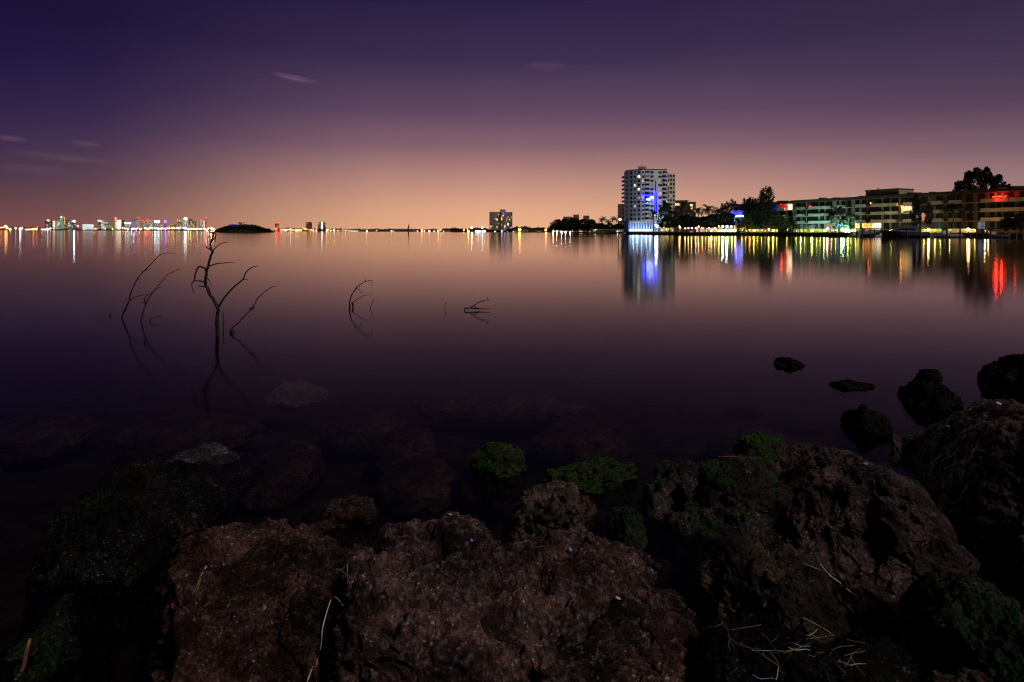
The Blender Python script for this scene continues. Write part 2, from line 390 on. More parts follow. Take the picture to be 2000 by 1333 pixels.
def seabed():
    xs = np.concatenate([np.linspace(-400, -9, 20), np.linspace(-8, 8, 120), np.linspace(9, 400, 20)])
    ys = np.concatenate([np.linspace(-6, .4, 6), np.linspace(.6, 9, 90), np.linspace(9.5, 60, 30), np.linspace(70, 420, 10)])
    gx, gy = np.meshgrid(xs, ys); p = np.stack([gx.ravel(), gy.ravel(), 0 * gx.ravel()], 1)
    z = np.interp(p[:, 1], [-6, 0, 1.2, 2.2, 4, 8, 20, 60], [.1, -.02, -.16, -.30, -.42, -.75, -1.5, -2.5])
    near = np.clip(1.5 - p[:, 1] / 20, 0, 1)
    z = z + near * (.10 * fbm(p * 1.7, 4, 5) + .05 * fbm(p * 6, 3, 9))
    p[:, 2] = z; nx = len(xs); b = MB(); b.v = [tuple(r) for r in p]
    b.f = [(j * nx + i, j * nx + i + 1, (j + 1) * nx + i + 1, (j + 1) * nx + i) for j in range(len(ys) - 1) for i in range(nx - 1)]; b.m = [0] * len(b.f)
    return tag(b.build('seabed', rock_mat('bed_silt', (.006, .005, .004), (.014, .011, .008), (.025, .02, .015), .2, (.012, .02, .004), .1, .8, .6), smooth=True), kind='structure')
seabed()

def land(name, front, back, z, mat):
    pf = [XY(*q) for q in front]; pb = [XY(*q) for q in back]
    b = MB(); b.prism(pf + pb[::-1], -1.5, z); return tag(b.build(name, mat), kind='structure')
BANK = [(1222, 306), (1290, 286), (1400, 250), (1510, 228), (1600, 205), (1700, 187), (1760, 176), (2120, 150)]
def bankD(x):
    return 1 / np.interp(x, [q[0] for q in BANK], [1 / q[1] for q in BANK])
land('bank', [(x, D + 1.0) for x, D in BANK], [(1222, 900), (2400, 900)], 1.25, M['lawn'])
land('promontory', [(1074, 586), (1110, 575), (1150, 545), (1216, 480)], [(1074, 1000), (1222, 1000)], .9, M['lawn'])
land('far_shore', [(528, 2040), (700, 2040), (800, 2000), (880, 1700), (940, 1215), (1090, 1120)], [(528, 4000), (1090, 3000)], 1.5, M['lawn'])
land('city_shore', [(-60, 4640), (200, 4640), (440, 4640), (530, 4640)], [(-60, 7000), (530, 7000)], 2.0, M['lawn'])

# ------------------------------------------------------------------ boulders
ICO = {}
def ico(level):
    if level not in ICO:
        bm = bmesh.new(); bmesh.ops.create_icosphere(bm, subdivisions=level + 1, radius=1.0)
        me = bpy.data.meshes.new('ico'); bm.to_mesh(me); bm.free()
        v = np.empty(len(me.vertices) * 3); me.vertices.foreach_get('co', v); ICO[level] = (me, v.reshape(-1, 3))
    return ICO[level]
ROCKS = []
def rock(name, label, x0, x1, ytop, D, ry, zbot, seed, mat, level=6, p=2.8, rough=1.0, cuts=6, prof=None, low=.13, cat='boulder', group='boulders along the shore', ztop=None, yaw=None, fit=True):
    rs = np.random.RandomState(seed); me0, d = ico(level)
    xc = (x0 + x1) / 2; rx = (x1 - x0) / 2 / F * D
    zt = Zat(xc, ytop, D) if ztop is None else ztop
    zc = (zt + zbot) / 2; rz = (zt - zbot) / 2
    c = np.array((P(xc, 0, D).x, D, zc)); R = np.array((rx, ry, rz))
    th = rs.uniform(-.5, .5) if yaw is None else yaw
    dd = d.copy(); dd[:, 0] = d[:, 0] * math.cos(th) - d[:, 1] * math.sin(th); dd[:, 1] = d[:, 0] * math.sin(th) + d[:, 1] * math.cos(th)
    r = (np.abs(dd) ** p).sum(1) ** (-1 / p)
    for k in range(cuts):
        n = rs.normal(size=3); n[2] = abs(n[2]) * .8; n /= np.linalg.norm(n); h = rs.uniform(.78, .98)
        dt = d @ n; lim = np.where(dt > .05, h / np.maximum(dt, .05), 99.0)
        r = -np.log(np.exp(-26 * r) + np.exp(-26 * np.minimum(lim, 4))) / 26
    off = rs.uniform(-50, 50, 3)
    r = r * (1 + low * fbm(d * 1.6 + off, 3, seed) + low * .5 * fbm(d * 4.0 + off, 3, seed + 3))
    pos = d * r[:, None] * R
    if prof:
        px = 1000 + (pos[:, 0] + c[0]) / D * F
        tz = np.interp(px, [q[0] for q in prof], [(Zat(q[0], q[1], D) - zc) / rz for q in prof])
        pos[:, 2] = np.where(pos[:, 2] > 0, pos[:, 2] * tz, pos[:, 2])
    if fit:                                            # settle the crest and the width where they are seen in the photograph
        for _ in range(4):
            wx, wy, wz = pos[:, 0] + c[0], pos[:, 1] + c[1], pos[:, 2] + c[2]
            px = 1000 + wx / wy * F; py = HY - (wz - CH) / wy * F + (px - 1000) * ROLL
            vis = wz > -.05
            if not vis.any(): vis = wz > wz.max() - .05
            u0, u1 = px[vis].min(), px[vis].max()
            m_ = (px - (u0 + u1) / 2) * (x1 - x0) / max(1, (u1 - u0)) + xc; pos[:, 0] = (m_ - 1000) / F * wy - c[0]
            px = m_
            if prof:
                nb = 24; bi = np.clip(((px - x0) / (x1 - x0) * nb).astype(int), 0, nb - 1); mn = np.full(nb, 1e9); np.minimum.at(mn, bi, np.where(vis, py, 1e9))
                ok = mn < 1e8; cx = x0 + (np.arange(nb) + .5) * (x1 - x0) / nb
                dl = np.interp(cx, [g[0] for g in prof], [g[1] for g in prof]) - mn
                dl = np.interp(cx, cx[ok], dl[ok]); dl = np.convolve(np.pad(dl, 2, 'edge'), np.array([1, 2, 3, 2, 1]) / 9, 'valid')
                dz = np.clip(np.interp(px, cx, dl), -40, 120) * np.clip(1.25 * (1 - np.abs(2 * (px - xc) / (x1 - x0)) ** 6), 0, 1) + (dl[4:-4].mean() * np.clip(np.abs(2 * (px - xc) / (x1 - x0)) ** 6, 0, 1))
            else: dz = np.full(len(px), ytop - py[vis].min())
            kz = np.clip((wz + .30) / (wz.max() + .30), 0, 1.2)
            pos[:, 2] = pos[:, 2] - dz / F * wy * kz * .9
    w = pos + off
    me = me0.copy(); me.name = name
    me.vertices.foreach_set('co', pos.ravel()); me.update()
    nrm = np.empty(len(pos) * 3); me.vertex_normals.foreach_get('vector', nrm); nrm = nrm.reshape(-1, 3)
    sz = min(rx, ry, rz) * 2
    a = rough * min(1.0, sz / .35)
    q = w + .05 * np.stack([fbm(w * 5, 2, seed + 30 + k) for k in range(3)], 1)
    n1 = fbm(w * 4.2, 5, seed + 7)
    disp = .085 * a * n1 + .022 * a * fbm(q * 13, 4, seed + 11, .62)
    disp -= .062 * a * sstep(.52, .14, worley(q * 6.0, seed + 13, .42))
    if level >= 6:
        disp -= .026 * a * sstep(.52, .15, worley(q * 15, seed + 17, .4))
        disp += .014 * a * fbm(w * 36, 3, seed + 19, .7)
    if level >= 7:
        disp -= .010 * a * sstep(.5, .15, worley(q * 38, seed + 23, .45))
        disp += .004 * a * fbm(w * 110, 2, seed + 29, .7)
    pos = pos + nrm * disp[:, None]
    if fit:
        wz = pos[:, 2] + c[2]; wy = pos[:, 1] + c[1]; px = 1000 + (pos[:, 0] + c[0]) / wy * F; py = HY - (wz - CH) / wy * F + (px - 1000) * ROLL
        k = np.argmin(np.where(wz > -.05, py, 1e9)); c[2] -= (ytop - py[k]) / F * wy[k] * .8
    me.vertices.foreach_set('co', pos.ravel()); me.polygons.foreach_set('use_smooth', [True] * len(me.polygons))
    me.materials.clear(); me.materials.append(mat); me.update()
    o = bpy.data.objects.new(name, me); COL.objects.link(o); o.location = c
    tag(o, label, cat, group); ROCKS.append(o); return o

RB = rock_mat('red_brown_rock', (.003, .0015, .0013), (.025, .0104, .0082), (.115, .060, .051), seed=1.0, top_highlight=.55, speck=.8, bump=1.7, rough=.5, spec=.3)
RB2 = rock_mat('rust_rock', (.003, .0014, .0011), (.023, .0078, .0055), (.082, .035, .026), seed=5.0, top_highlight=.3, speck=.6, bump=1.7, rough=.5, spec=.22)
RP = rock_mat('dark_brown_rock', (.004, .0024, .0022), (.025, .0125, .0105), (.066, .037, .034), seed=2.0, top_highlight=.3, speck=.4, spec=.25, bump=1.4)
RPM = rock_mat('dark_mossy_rock', (.003, .0024, .0022), (.012, .009, .0085), (.036, .027, .027), .35, (.006, .030, .008), seed=3.0, speck=.4, spec=.15, bump=1.4)
RG = rock_mat('moss_covered_rock', (.008, .007, .005), (.015, .013, .01), (.03, .025, .02), .78, (.008, .030, .0012), seed=4.0, speck=.2, spec=.15, mossz=.12)
RG2 = rock_mat('deep_green_rock', (.006, .006, .005), (.012, .012, .010), (.022, .022, .018), .62, (.004, .020, .005), seed=8.0, speck=.2, spec=.1, mossz=.0)
RK = rock_mat('wet_silhouette_rock', (.002, .0016, .0016), (.004, .003, .003), (.007, .0055, .0055), seed=6.0, speck=.0, rough=.75, spec=.08)  # wet rock, darkened further in colour to stand as unlit silhouettes
RD = rock_mat('dim_falloff_rock', (.0012, .001, .001), (.0032, .0026, .0028), (.009, .0075, .0085), .2, (.003, .010, .003), seed=7.0, speck=.25, spec=.08)  # light fall-off towards the left put into the rock colour
RS = rock_mat('pale_speckled_rock', (.006, .0065, .009), (.02, .021, .032), (.07, .074, .11), seed=9.0, speck=.9, spec=.2)
RU = rock_mat('sunken_rock', (.012, .011, .008), (.035, .030, .024), (.07, .06, .05), .3, (.015, .025, .006), seed=10.0, speck=.1, rough=.8)
RUP = rock_mat('pale_sunken_rock', (.06, .068, .07), (.10, .115, .12), (.14, .16, .165), seed=11.0, speck=.1, rough=.8)

rock('boulder', 'rust brown boulder at the lower left with a thin brown blade of grass on it', 290, 840, 1002, 2.12, .50, -.40, 11, RB2, 7,
     prof=[(292, 1060), (330, 1015), (380, 1004), (430, 1006), (480, 1034), (540, 1056), (600, 1046), (660, 1056), (740, 1070), (800, 1080)], p=2.7, rough=1.2, cuts=5)
rock('boulder', 'large pitted red brown boulder filling the lower middle, specked with white glints', 612, 1378, 1003, 2.05, .55, -.45, 23, RB, 7,
     prof=[(640, 1085), (740, 1050), (800, 1014), (880, 1000), (960, 1022), (1040, 1032), (1170, 1026), (1270, 1046), (1340, 1090), (1376, 1150)], p=2.8, rough=1.35, cuts=5, yaw=.05)
rock('boulder', 'small purple brown boulder peeking up behind the rust brown boulder', 585, 748, 968, 2.75, .20, -.25, 31, RP, 6)
rock('boulder', 'brown boulder with an orange hollow right behind the large pitted boulder', 982, 1168, 938, 2.72, .24, -.25, 47, rock_mat('orange_brown_rock', (.008, .005, .004), (.026, .012, .008), (.06, .034, .024), seed=12.0), 6, low=.2, rough=1.3)
rock('boulder', 'round bright green mossy rock standing in the water', 906, 1032, 864, 3.4, .18, -.2, 53, RG, 6, p=2.2, low=.3, rough=.6)
rock('boulder', 'low yellow green mossy rock, wider than the round mossy one beside it', 1055, 1246, 888, 3.22, .18, -.15, 59, RG, 6, p=2.2, low=.36, rough=.6)
rock('boulder', 'small dark green weedy rock against the right end of the large pitted boulder', 1190, 1268, 990, 2.6, .14, -.2, 61, RG2, 6, p=2.3)
rock('boulder', 'dark flat-topped boulder with scattered green weed and a thin upright stalk', 1258, 1565, 885, 2.92, .38, -.3, 67, RPM, 6, p=3.0)
rock('boulder', 'green moss capped rock poking up behind the flat-topped boulder', 1425, 1556, 842, 3.6, .16, -.15, 71, RG, 6, p=2.3, low=.34, rough=.6)
rock('boulder', 'big dark brown boulder with a sloping right shoulder, right of the flat-topped boulder', 1490, 1900, 866, 2.72, .55, -.45, 73, RP, 7, rough=.65,
     prof=[(1505, 905), (1560, 872), (1640, 868), (1720, 905), (1780, 930), (1840, 985), (1895, 1090)], p=3.2)
rock('boulder', 'low rough boulder sprinkled with ochre lichen, touching the right end of the large pitted boulder', 1350, 1650, 1028, 2.15, .42, -.35, 79, rock_mat('ochre_rock', (.005, .0035, .0025), (.014, .009, .006), (.045, .029, .015), seed=13.0, speck=.4, spec=.2), 7)
rock('boulder', 'tallest boulder, cut off by the right side, with a white streak near its top', 1742, 2150, 778, 3.15, .68, -.4, 211, RP, 7, p=2.8, rough=.7, cuts=2, yaw=.2,
     prof=[(1742, 900), (1800, 845), (1860, 800), (1910, 780), (2000, 782), (2180, 800)])
rock('boulder', 'black boulder at the water on the far right, half out of view', 1916, 2110, 690, 4.6, .4, -.4, 89, RK, 6, p=3.0)
rock('boulder', 'black humped boulder in the water, leaning on a lower one', 1755, 1850, 721, 4.75, .20, -.2, 97, RK, 6, p=2.4)
rock('boulder', 'lower black boulder in the water, against the humped one', 1795, 1890, 752, 4.6, .18, -.2, 101, RK, 6, p=2.5)
rock('boulder', 'black flat-topped stone alone in the shallow water', 1636, 1737, 790, 4.1, .15, -.2, 103, RK, 6, p=3.6, low=.08)
rock('boulder', 'thin black stone just breaking the surface of the water', 1615, 1706, 741, 5.2, .13, -.08, 107, RK, 6, p=2.3)
rock('boulder', 'small black jagged stone farthest out in the water', 1512, 1574, 698, 6.0, .13, -.1, 109, RK, 6, p=2.2, low=.3, rough=1.8)
rock('boulder', 'dim wide boulder in the shade on the left', 40, 462, 897, 2.78, .55, -.30, 113, RD, 7, p=2.5)
rock('boulder', 'dark green weedy boulder in the bottom left corner', -90, 206, 1158, 1.92, .36, -.3, 127, rock_mat('weedy_dark_rock', (.002, .002, .0015), (.005, .005, .004), (.018, .018, .016), .6, (.004, .014, .002), seed=14.0, speck=.3, spec=.08), 7)
rock('boulder', 'low crumbly stone at the bottom edge below the rust brown boulder', 262, 455, 1285, 1.62, .22, -.2, 131, RB2, 6)
rock('boulder', 'slanting boulder overgrown with dark green weed on the lower right', 1770, 2100, 1080, 2.05, .42, -.35, 137, RG2, 7, p=2.6)
rock('boulder', 'pale ridged stone in the bottom right corner', 1815, 2070, 1303, 1.56, .2, -.2, 139, RP, 6)
rock('boulder', 'low black stone under the tangle of straw', 1360, 1840, 1195, 1.78, .36, -.4, 149, RD, 7, p=3.4, low=.06)
rock('boulder', 'flat blue grey speckled slab just above the water on the left', 322, 512, 853, 3.55, .22, -.3, 151, RS, 6, p=3.2, ztop=.035, low=.08, rough=.6, fit=False)
SUNK = [('pale flat rock lying under the water', 522, 642, 745, 4.75, -.06, RUP), ('long dark sunken rock left of the pale flat sunken one', 250, 505, 815, 4.3, -.10, RU),
        ('dark sunken rock at the left side of the water', -60, 175, 820, 4.1, -.13, RU), ('sunken rock below the forked stick', 810, 1140, 765, 4.8, -.14, RU),
        ('sunken brown rock right of the pale flat sunken one', 630, 790, 805, 4.2, -.12, RU), ('faint sunken rock below the pale flat sunken one', 470, 640, 880, 3.7, -.09, RU),
        ('sunken olive rock left of the round mossy rock', 740, 905, 905, 3.5, -.10, RU), ('sunken rock between the long and the brown sunken ones', 520, 700, 1000, 3.0, -.12, RU),
        ('small sunken rock behind the round mossy rock', 740, 850, 838, 4.0, -.10, RU), ('sunken rock behind the low mossy rock', 1040, 1230, 830, 3.9, -.13, RU),
        ('sunken rock behind the green moss capped rock', 1390, 1560, 838, 4.0, -.06, RU)]
for i, (lb, x0, x1, yc, D, zt, mt) in enumerate(SUNK):
    D = WL((x0 + x1) / 2, yc, zt)
    rock('sunken_rock', lb, x0, x1, yc, D, .17 if i == 0 else .30 + .06 * (i % 3), zt - .26, 160 + 7 * i, mt, 5, 2.3, .9, 2, ztop=zt - .03, fit=False, low=.10, cat='rock', group='rocks under the water')

# ------------------------------------------------------------------ lamps
def lamp(x, y, D, col, r_px, strength, label, group, ground=1.25, power=0.0, near=False, name='dock_lamp', pcol=None):
    p = P(x, y, D); r = r_px * (.8 if near else .98) / F * D
    root = empty(name, (p.x, p.y, ground), 0, label, 'lamp', group); h = p.z - ground
    if near:
        b = MB(); b.tube([(0, 0, 0), (0, 0, max(.15, h - r * .7))], [.07, .045], 6); b.box(-.13, .13, -.13, .13, 0, .1); b.build('post', M['metal'], root)
        g = MB(); g.ball((0, 0, h), r, 0, 10, 7); g.build('globe', G(col, strength), root, True)
        c = MB(); c.tube([(0, 0, h + r * .88), (0, 0, h + r * 1.25)], [r * .5, r * .12], 8); c.build('cap', M['metal'], root)
    else:
        b = MB(); w = max(.06, r * .18); b.tube([(0, 0, 0), (0, 0, max(.3, h))], w, 4, 0); b.ball((0, 0, h), r, 1, 6, 4); me = b.build('lamp_head', [M['metal'], G(col, strength * 2.1)], root)
    if power:
        l = bpy.data.lights.new('lamp_light', 'POINT'); l.energy = power * ((1.4 if x < 1520 else 1.5) if power < 200 else 1.4); l.color = COLS[pcol or ({'gold': 'yellow', 'pink': 'yellow', 'warm': 'yellow'}.get(col, col) if x < 1520 else col)]; l.shadow_soft_size = r
        o = bpy.data.objects.new('lamp_light', l); COL.objects.link(o); o.parent = root; o.location = (-.35, -r * 1.6, h + r * 1.2)
    return root

# ------------------------------------------------------------------ far city on the left
def block(x0, x1, yt, D, mat, label, name='tower_block', cat='building', group='far city buildings', top=None, crown=None, step=None, zb=1.8):
    xc = (x0 + x1) / 2; az = math.atan((xc - 1000) / F); dist = D / math.cos(az)
    w = (x1 - x0) / F * D * math.cos(az); p = XY(xc, D); h = Zat(xc, yt, D) - zb; d = w * .6
    root = empty(name, (p.x, p.y, zb), -az, label, cat, group)
    b = MB(); b.box(-w / 2, w / 2, 0, d, 0, h)
    if step: b.box(-w / 2 * step[0], w / 2 * step[1], .1 * d, d * .8, h, h + step[2] / F * D)
    b.build('wall', mat, root)
    if top:
        t = MB(); t.box(-w * .28, w * .22, d * .2, d * .7, h, h + top / F * D); t.build('plant_room', M['bay'], root)
    if crown:
        k, (ca, cb), ch, st = crown
        t = MB(); t.box(-w / 2 + w * ca, -w / 2 + w * cb, -d * .06, d * .9, h - ch / F * D, h + .6 / F * D); t.build('roof_light', G(k, st), root)
    return root
def sky_m(wall, cols, dens, st, cell=(7, 8), _c=[0]):
    _c[0] += 1; return skyline('lit_block', wall, [COLS[c] if isinstance(c, str) else c for c in cols], dens, cell, st, _c[0])
DW = (.05, .04, .045); LW = (.22, .2, .21)
CITY = [
 (88, 96, 430, DW, ['warm', 'blue'], .3, 3.0, dict(crown=('pink', (.5, 1), 2.2, 2.5)), 'dark tower with a pink lit top corner, leftmost of the far city'),
 (97, 103, 430.5, DW, ['gold', 'orange'], .3, 2.2, {}, 'brown tower squeezed beside the pink topped tower'),
 (102.5, 107.5, 431.5, LW, ['warm', 'white'], .98, 5.0, {}, 'narrow slab lit warm white from top to bottom'),
 (108, 117, 432, LW, ['warm', 'mint'], .7, 1.6, {}, 'cream lit block left of the green lit tower'),
 (117, 123.6, 423, (.1, .16, .13), ['mint', 'teal'], .75, 1.3, dict(crown=('mint', (.2, .6), 3, 1.6)), 'tall green lit tower of the left cluster'),
 (124, 131.5, 425, (.09, .06, .05), ['gold', 'orange'], .4, 2.0, dict(crown=('gold', (.25, .4), 14, 1.2)), 'brown tower with golden vertical strips right of the green tower'),
 (132.5, 140, 431, DW, ['white', 'mint'], .45, 2.6, {}, 'speckled grey block right of the golden striped tower'),
 (140, 147.6, 432, DW, ['white', 'ice', 'warm'], .45, 2.6, {}, 'speckled block with a brilliant white lamp on its roof'),
 (161, 182, 438.6, (.5, .5, .5), ['white', 'ice'], .97, 3.6, {}, 'low wide block glowing bluish white at the water'),
 (191, 197, 431, DW, ['warm', 'pink'], .3, 2.0, dict(crown=('pink', (0, 1), 1.6, 3.5)), 'dark tower with a white band along its top'),
 (197, 204, 431, LW, ['white', 'mint'], .75, 2.0, {}, 'pale green tower stuck to the white banded one'),
 (204.5, 212, 434.5, DW, ['mint', 'gold'], .55, 2.4, dict(top=1.5), 'shorter speckled block right of the pale green tower'),
 (212, 223.5, 440, (.2, .2, .06), ['lime', 'yellow'], .7, .9, {}, 'low olive green lit block'),
 (224, 227.5, 426, LW, ['warm', 'pink'], .9, 2.4, dict(crown=('orange', (0, 1), 1.2, 2.5)), 'slim lit stair tower with an orange top'),
 (227.5, 236.5, 430, (.5, .48, .4), ['white', 'warm'], .98, 6.0, {}, 'brightest block of the far city, solid creamy white'),
 (237, 242.5, 429.5, DW, ['orange', 'gold'], .2, 1.6, {}, 'dark slab right behind the brightest creamy block'),
 (243, 256, 435.5, LW, ['mint', 'white'], .5, 1.8, dict(crown=('white', (.05, .95), 1.6, 3.0)), 'block with a white and green lit roof edge'),
 (256.5, 267, 433, (.3, .26, .36), ['pink', 'violet', 'white'], .6, 1.2, dict(top=2), 'lavender lit block left of the tall pinkish tower'),
 (267.5, 276, 425, (.26, .2, .22), ['pink', 'warm'], .45, 1.2, dict(crown=('red', (.2, .5), 1.4, 4.0)), 'tall pinkish tower with a red beacon'),
 (276.5, 284, 431, LW, ['warm', 'pink'], .5, 1.4, dict(crown=('red', (0, .45), 3.5, 3.0)), 'tower with red lights down its left corner'),
 (285, 298, 430.5, (.14, .12, .16), ['white', 'mint', 'warm'], .5, 1.8, dict(crown=('red', (.1, .6), 1.6, 4.0)), 'broad tower under a red lit roof line'),
 (301.5, 312, 431.5, LW, ['ice', 'white'], .55, 1.8, dict(crown=('ice', (0, 1), 3.2, 5.0)), 'tower with a brilliant ice white crown'),
 (312.5, 320, 436, (.3, .2, .2), ['pink', 'warm'], .75, 1.8, {}, 'pink lit block right of the ice crowned tower'),
 (320.5, 325, 431.5, (.14, .08, .3), ['violet', 'violet'], .9, 1.5, dict(crown=('violet', (0, 1), 4.0, 2.6)), 'narrow purple lit tower'),
 (329, 337, 439, DW, ['gold', 'warm'], .5, 2.4, {}, 'low golden speckled block right of the purple tower'),
 (338, 346, 437.5, DW, ['gold', 'orange', 'white'], .5, 2.4, {}, 'stepped golden block left of the speckled white cluster'),
 (346.6, 353, 428.5, DW, ['white', 'gold'], .5, 2.6, {}, 'speckled tower at the left edge of the white crowned cluster'),
 (353.3, 358, 429.5, DW, ['warm', 'gold'], .5, 2.2, {}, 'slim speckled tower left of the white crowned tower'),
 (358.5, 366, 426, LW, ['white', 'ice'], .55, 2.0, dict(crown=('white', (.1, .9), 4.0, 5.0)), 'tall tower with a bright white crown'),
 (368.5, 376, 429.5, DW, ['gold', 'warm'], .5, 2.2, dict(top=1.5), 'golden speckled tower right of the white crowned tower'),
 (376.3, 383, 432.5, DW, ['warm', 'gold', 'white'], .45, 2.2, {}, 'shorter golden tower at the right end of the white crowned cluster'),
 (390, 396.5, 430.5, DW, ['white', 'ice', 'pink'], .5, 2.0, dict(crown=('red', (.3, .6), 1.2, 3.5)), 'grey speckled tower next to the red lit one'),
 (397, 400, 432.5, LW, ['warm', 'white'], .95, 3.0, {}, 'thin white strip of a tower beside the red lit one'),
 (400.5, 404.5, 425, (.2, .05, .05), ['red', 'pink'], .6, 2.4, dict(crown=('red', (.1, .7), 1.6, 6.0)), 'slender red lit tower left of the island'),
 (537, 545, 436, DW, ['gold', 'red'], .45, 2.0, dict(crown=('red', (.2, .9), 1.6, 4.0)), 'small tower with red lights right of the island'),
]
for i, (x0, x1, yt, wall, cols, dens, st, kw, lb) in enumerate(CITY):
    block(x0, x1, yt, 4900 + (i * 37) % 160, sky_m(wall, cols, dens, st, (7, 8) if x1 - x0 > 5 else (5, 8)), lb, zb=2.0, **kw)
block(448, 462.5, 438.4, 2600, sky_m((.05, .05, .3), [(.03, .03, 1.0), (.08, .05, 1.0)], .98, 2.0), 'blue lit block showing over the left half of the island', zb=0)
block(465, 483, 434.5, 2700, sky_m((.12, .09, .07), ['warm', 'gold'], .3, 2.0, (5, 4)), 'tan building with lit windows showing over the top of the island', zb=0)
block(597, 609.5, 434.5, 2550, sky_m((.10, .055, .05), ['warm', 'gold'], .10, 1.6, (5, 4)), 'left of the pair of dark square towers across the bay, no light strip', zb=1.5, top=.8)
r_ = block(620.5, 637, 435, 2500, sky_m((.10, .06, .055), ['warm', 'gold', 'white'], .22, 2.2, (5, 4)), 'right of the pair of dark square towers, with a white light strip down its front', zb=1.5, top=.8)
b_ = MB(); b_.box(-.6, 1.6, -.6, 0, 3, 38); b_.build('light_strip', G('white', 7.0), r_)

def far_lamps(lst, D, group, ground, label):
    for (x, y, c, r, s) in lst:
        lamp(x, y, D, c, r, s, label(c), group, ground, name='shore_light')
cn = {'gold': 'golden', 'orange': 'orange', 'warm': 'warm white', 'white': 'white', 'ice': 'bluish white', 'teal': 'teal', 'yellow': 'yellow', 'lime': 'yellow green', 'red': 'red', 'blue': 'blue', 'pink': 'pink', 'mint': 'pale green'}
far_lamps([(2, 445, 'orange', .8, 20), (6, 445, 'gold', .5, 12), (11, 442.5, 'orange', 1.3, 45), (14.5, 446, 'gold', .9, 25), (20, 448.5, 'pink', .8, 25), (30.5, 446, 'warm', .7, 16), (39, 447.5, 'ice', 1.2, 40),
           (42.5, 446.5, 'warm', .8, 18), (51, 448.6, 'warm', .5, 10), (54, 448.8, 'pink', .6, 12), (57, 448.6, 'warm', .6, 10), (60, 448.6, 'warm', .5, 10), (65, 447, 'orange', .9, 26), (68, 448, 'gold', .5, 12),
           (71, 447.6, 'orange', .8, 20), (73, 444, 'orange', .4, 10), (82, 448.6, 'white', .7, 16), (86, 448.8, 'warm', .6, 14), (89, 448.6, 'white', .7, 14), (93, 448.4, 'warm', .9, 22), (96, 447, 'yellow', .6, 14),
           (98.5, 446, 'mint', .6, 12), (152, 442, 'pink', .6, 12), (183, 441.5, 'orange', .5, 12), (185.5, 446.8, 'orange', .7, 18), (187.5, 447.5, 'gold', .5, 12), (205.5, 447, 'ice', .6, 20), (220, 447.6, 'mint', .5, 12)],
          4780, 'lights along the shore at the far left', 2.0, lambda c: 'small %s light on the low shore at the foot of the left towers' % cn[c])
lamp(145, 432.2, 4840, 'ice', 1.3, 60, 'brilliant bluish white lamp above the roof of a speckled tower', None, 2.0, name='roof_lamp')
rnd = random.Random(5)
far_lamps([(257 + i * 4.15 + rnd.uniform(-1.4, 1.4), rnd.uniform(445.4, 448.6), rnd.choice(['gold', 'gold', 'orange', 'warm', 'warm', 'gold', 'white']), rnd.uniform(.45, .9), rnd.uniform(8, 26)) for i in range(37)],
          4690, 'street lights under the far skyline', 2.0, lambda c: '%s street light in the row under the far skyline' % cn[c])
far_lamps([(240, 446.5, 'orange', .9, 22), (403.5, 449.3, 'white', 1.0, 26), (404, 445, 'red', .8, 36), (413, 446.5, 'gold', 1.5, 40), (418, 448.8, 'warm', 1.0, 30), (302, 446, 'ice', .6, 30), (309, 447.4, 'ice', .7, 40),
           (361, 446, 'ice', .8, 45), (372.5, 447, 'gold', .9, 40), (286, 447, 'red', .6, 25), (291, 447.5, 'red', .6, 25), (245.5, 447, 'teal', .6, 20), (250, 447.2, 'mint', .7, 20), (263, 447.2, 'violet', .7, 22), (323, 447, 'violet', .7, 30)],
          4660, 'strong lights at the foot of the far skyline', 2.0, lambda c: 'strong %s lamp at the water below the far skyline' % cn.get(c, 'violet'))
far_lamps([(540.5, 449.5, 'red', 1.0, 30), (541, 446, 'red', .6, 20), (547, 449.8, 'red', .6, 18), (538, 447, 'gold', .6, 14), (549.5, 449.4, 'gold', .6, 14), (554, 448.8, 'gold', .7, 16), (558.5, 449.8, 'warm', .7, 18), (563, 449.2, 'gold', .6, 14),
           (567.5, 448, 'white', .8, 14), (572, 449.8, 'gold', .6, 12), (577, 450, 'warm', .6, 14), (580, 449.6, 'yellow', .8, 14), (584, 449.6, 'yellow', .8, 14), (588.5, 450.2, 'gold', .6, 14), (594, 447.5, 'gold', .6, 10),
           (598, 448.5, 'orange', .7, 12), (603, 450, 'red', .6, 14), (607, 449.2, 'gold', .7, 14), (612, 450.2, 'warm', .6, 14), (617.5, 450.2, 'gold', .6, 14), (638, 450.6, 'gold', .9, 20), (641, 448.5, 'yellow', .6, 12), (646, 450.8, 'warm', .6, 14),
           (652.5, 449.4, 'warm', .8, 14), (660, 450.6, 'gold', .6, 12), (669.5, 449.4, 'warm', .5, 10), (675, 450.4, 'gold', .8, 14), (682, 451.4, 'warm', .5, 10), (687, 451.4, 'warm', .5, 10), (692, 451.6, 'warm', .5, 10), (697, 451.6, 'gold', .5, 10)],
          2062, 'town lights around the pair of square towers', 1.5, lambda c: 'small %s town light on the shore around the two dark square towers' % cn[c])
far_lamps([(716, 451.2, 'warm', .9, 24), (736, 449.8, 'gold', .4, 8), (765, 451.8, 'warm', .7, 14), (769.5, 452, 'warm', .4, 8), (815, 451.8, 'white', .5, 10), (824, 450.6, 'gold', 1.0, 22), (829, 451.8, 'gold', .6, 12), (838.5, 451.8, 'warm', .9, 20),
           (848, 452.2, 'warm', .7, 14), (856, 451, 'gold', 1.1, 26), (861, 449.4, 'gold', .6, 12), (866, 452, 'gold', .5, 12)],
          2056, 'lone lights on the dark far treeline', 1.5, lambda c: 'lone %s light against the dark treeline across the bay' % cn[c])
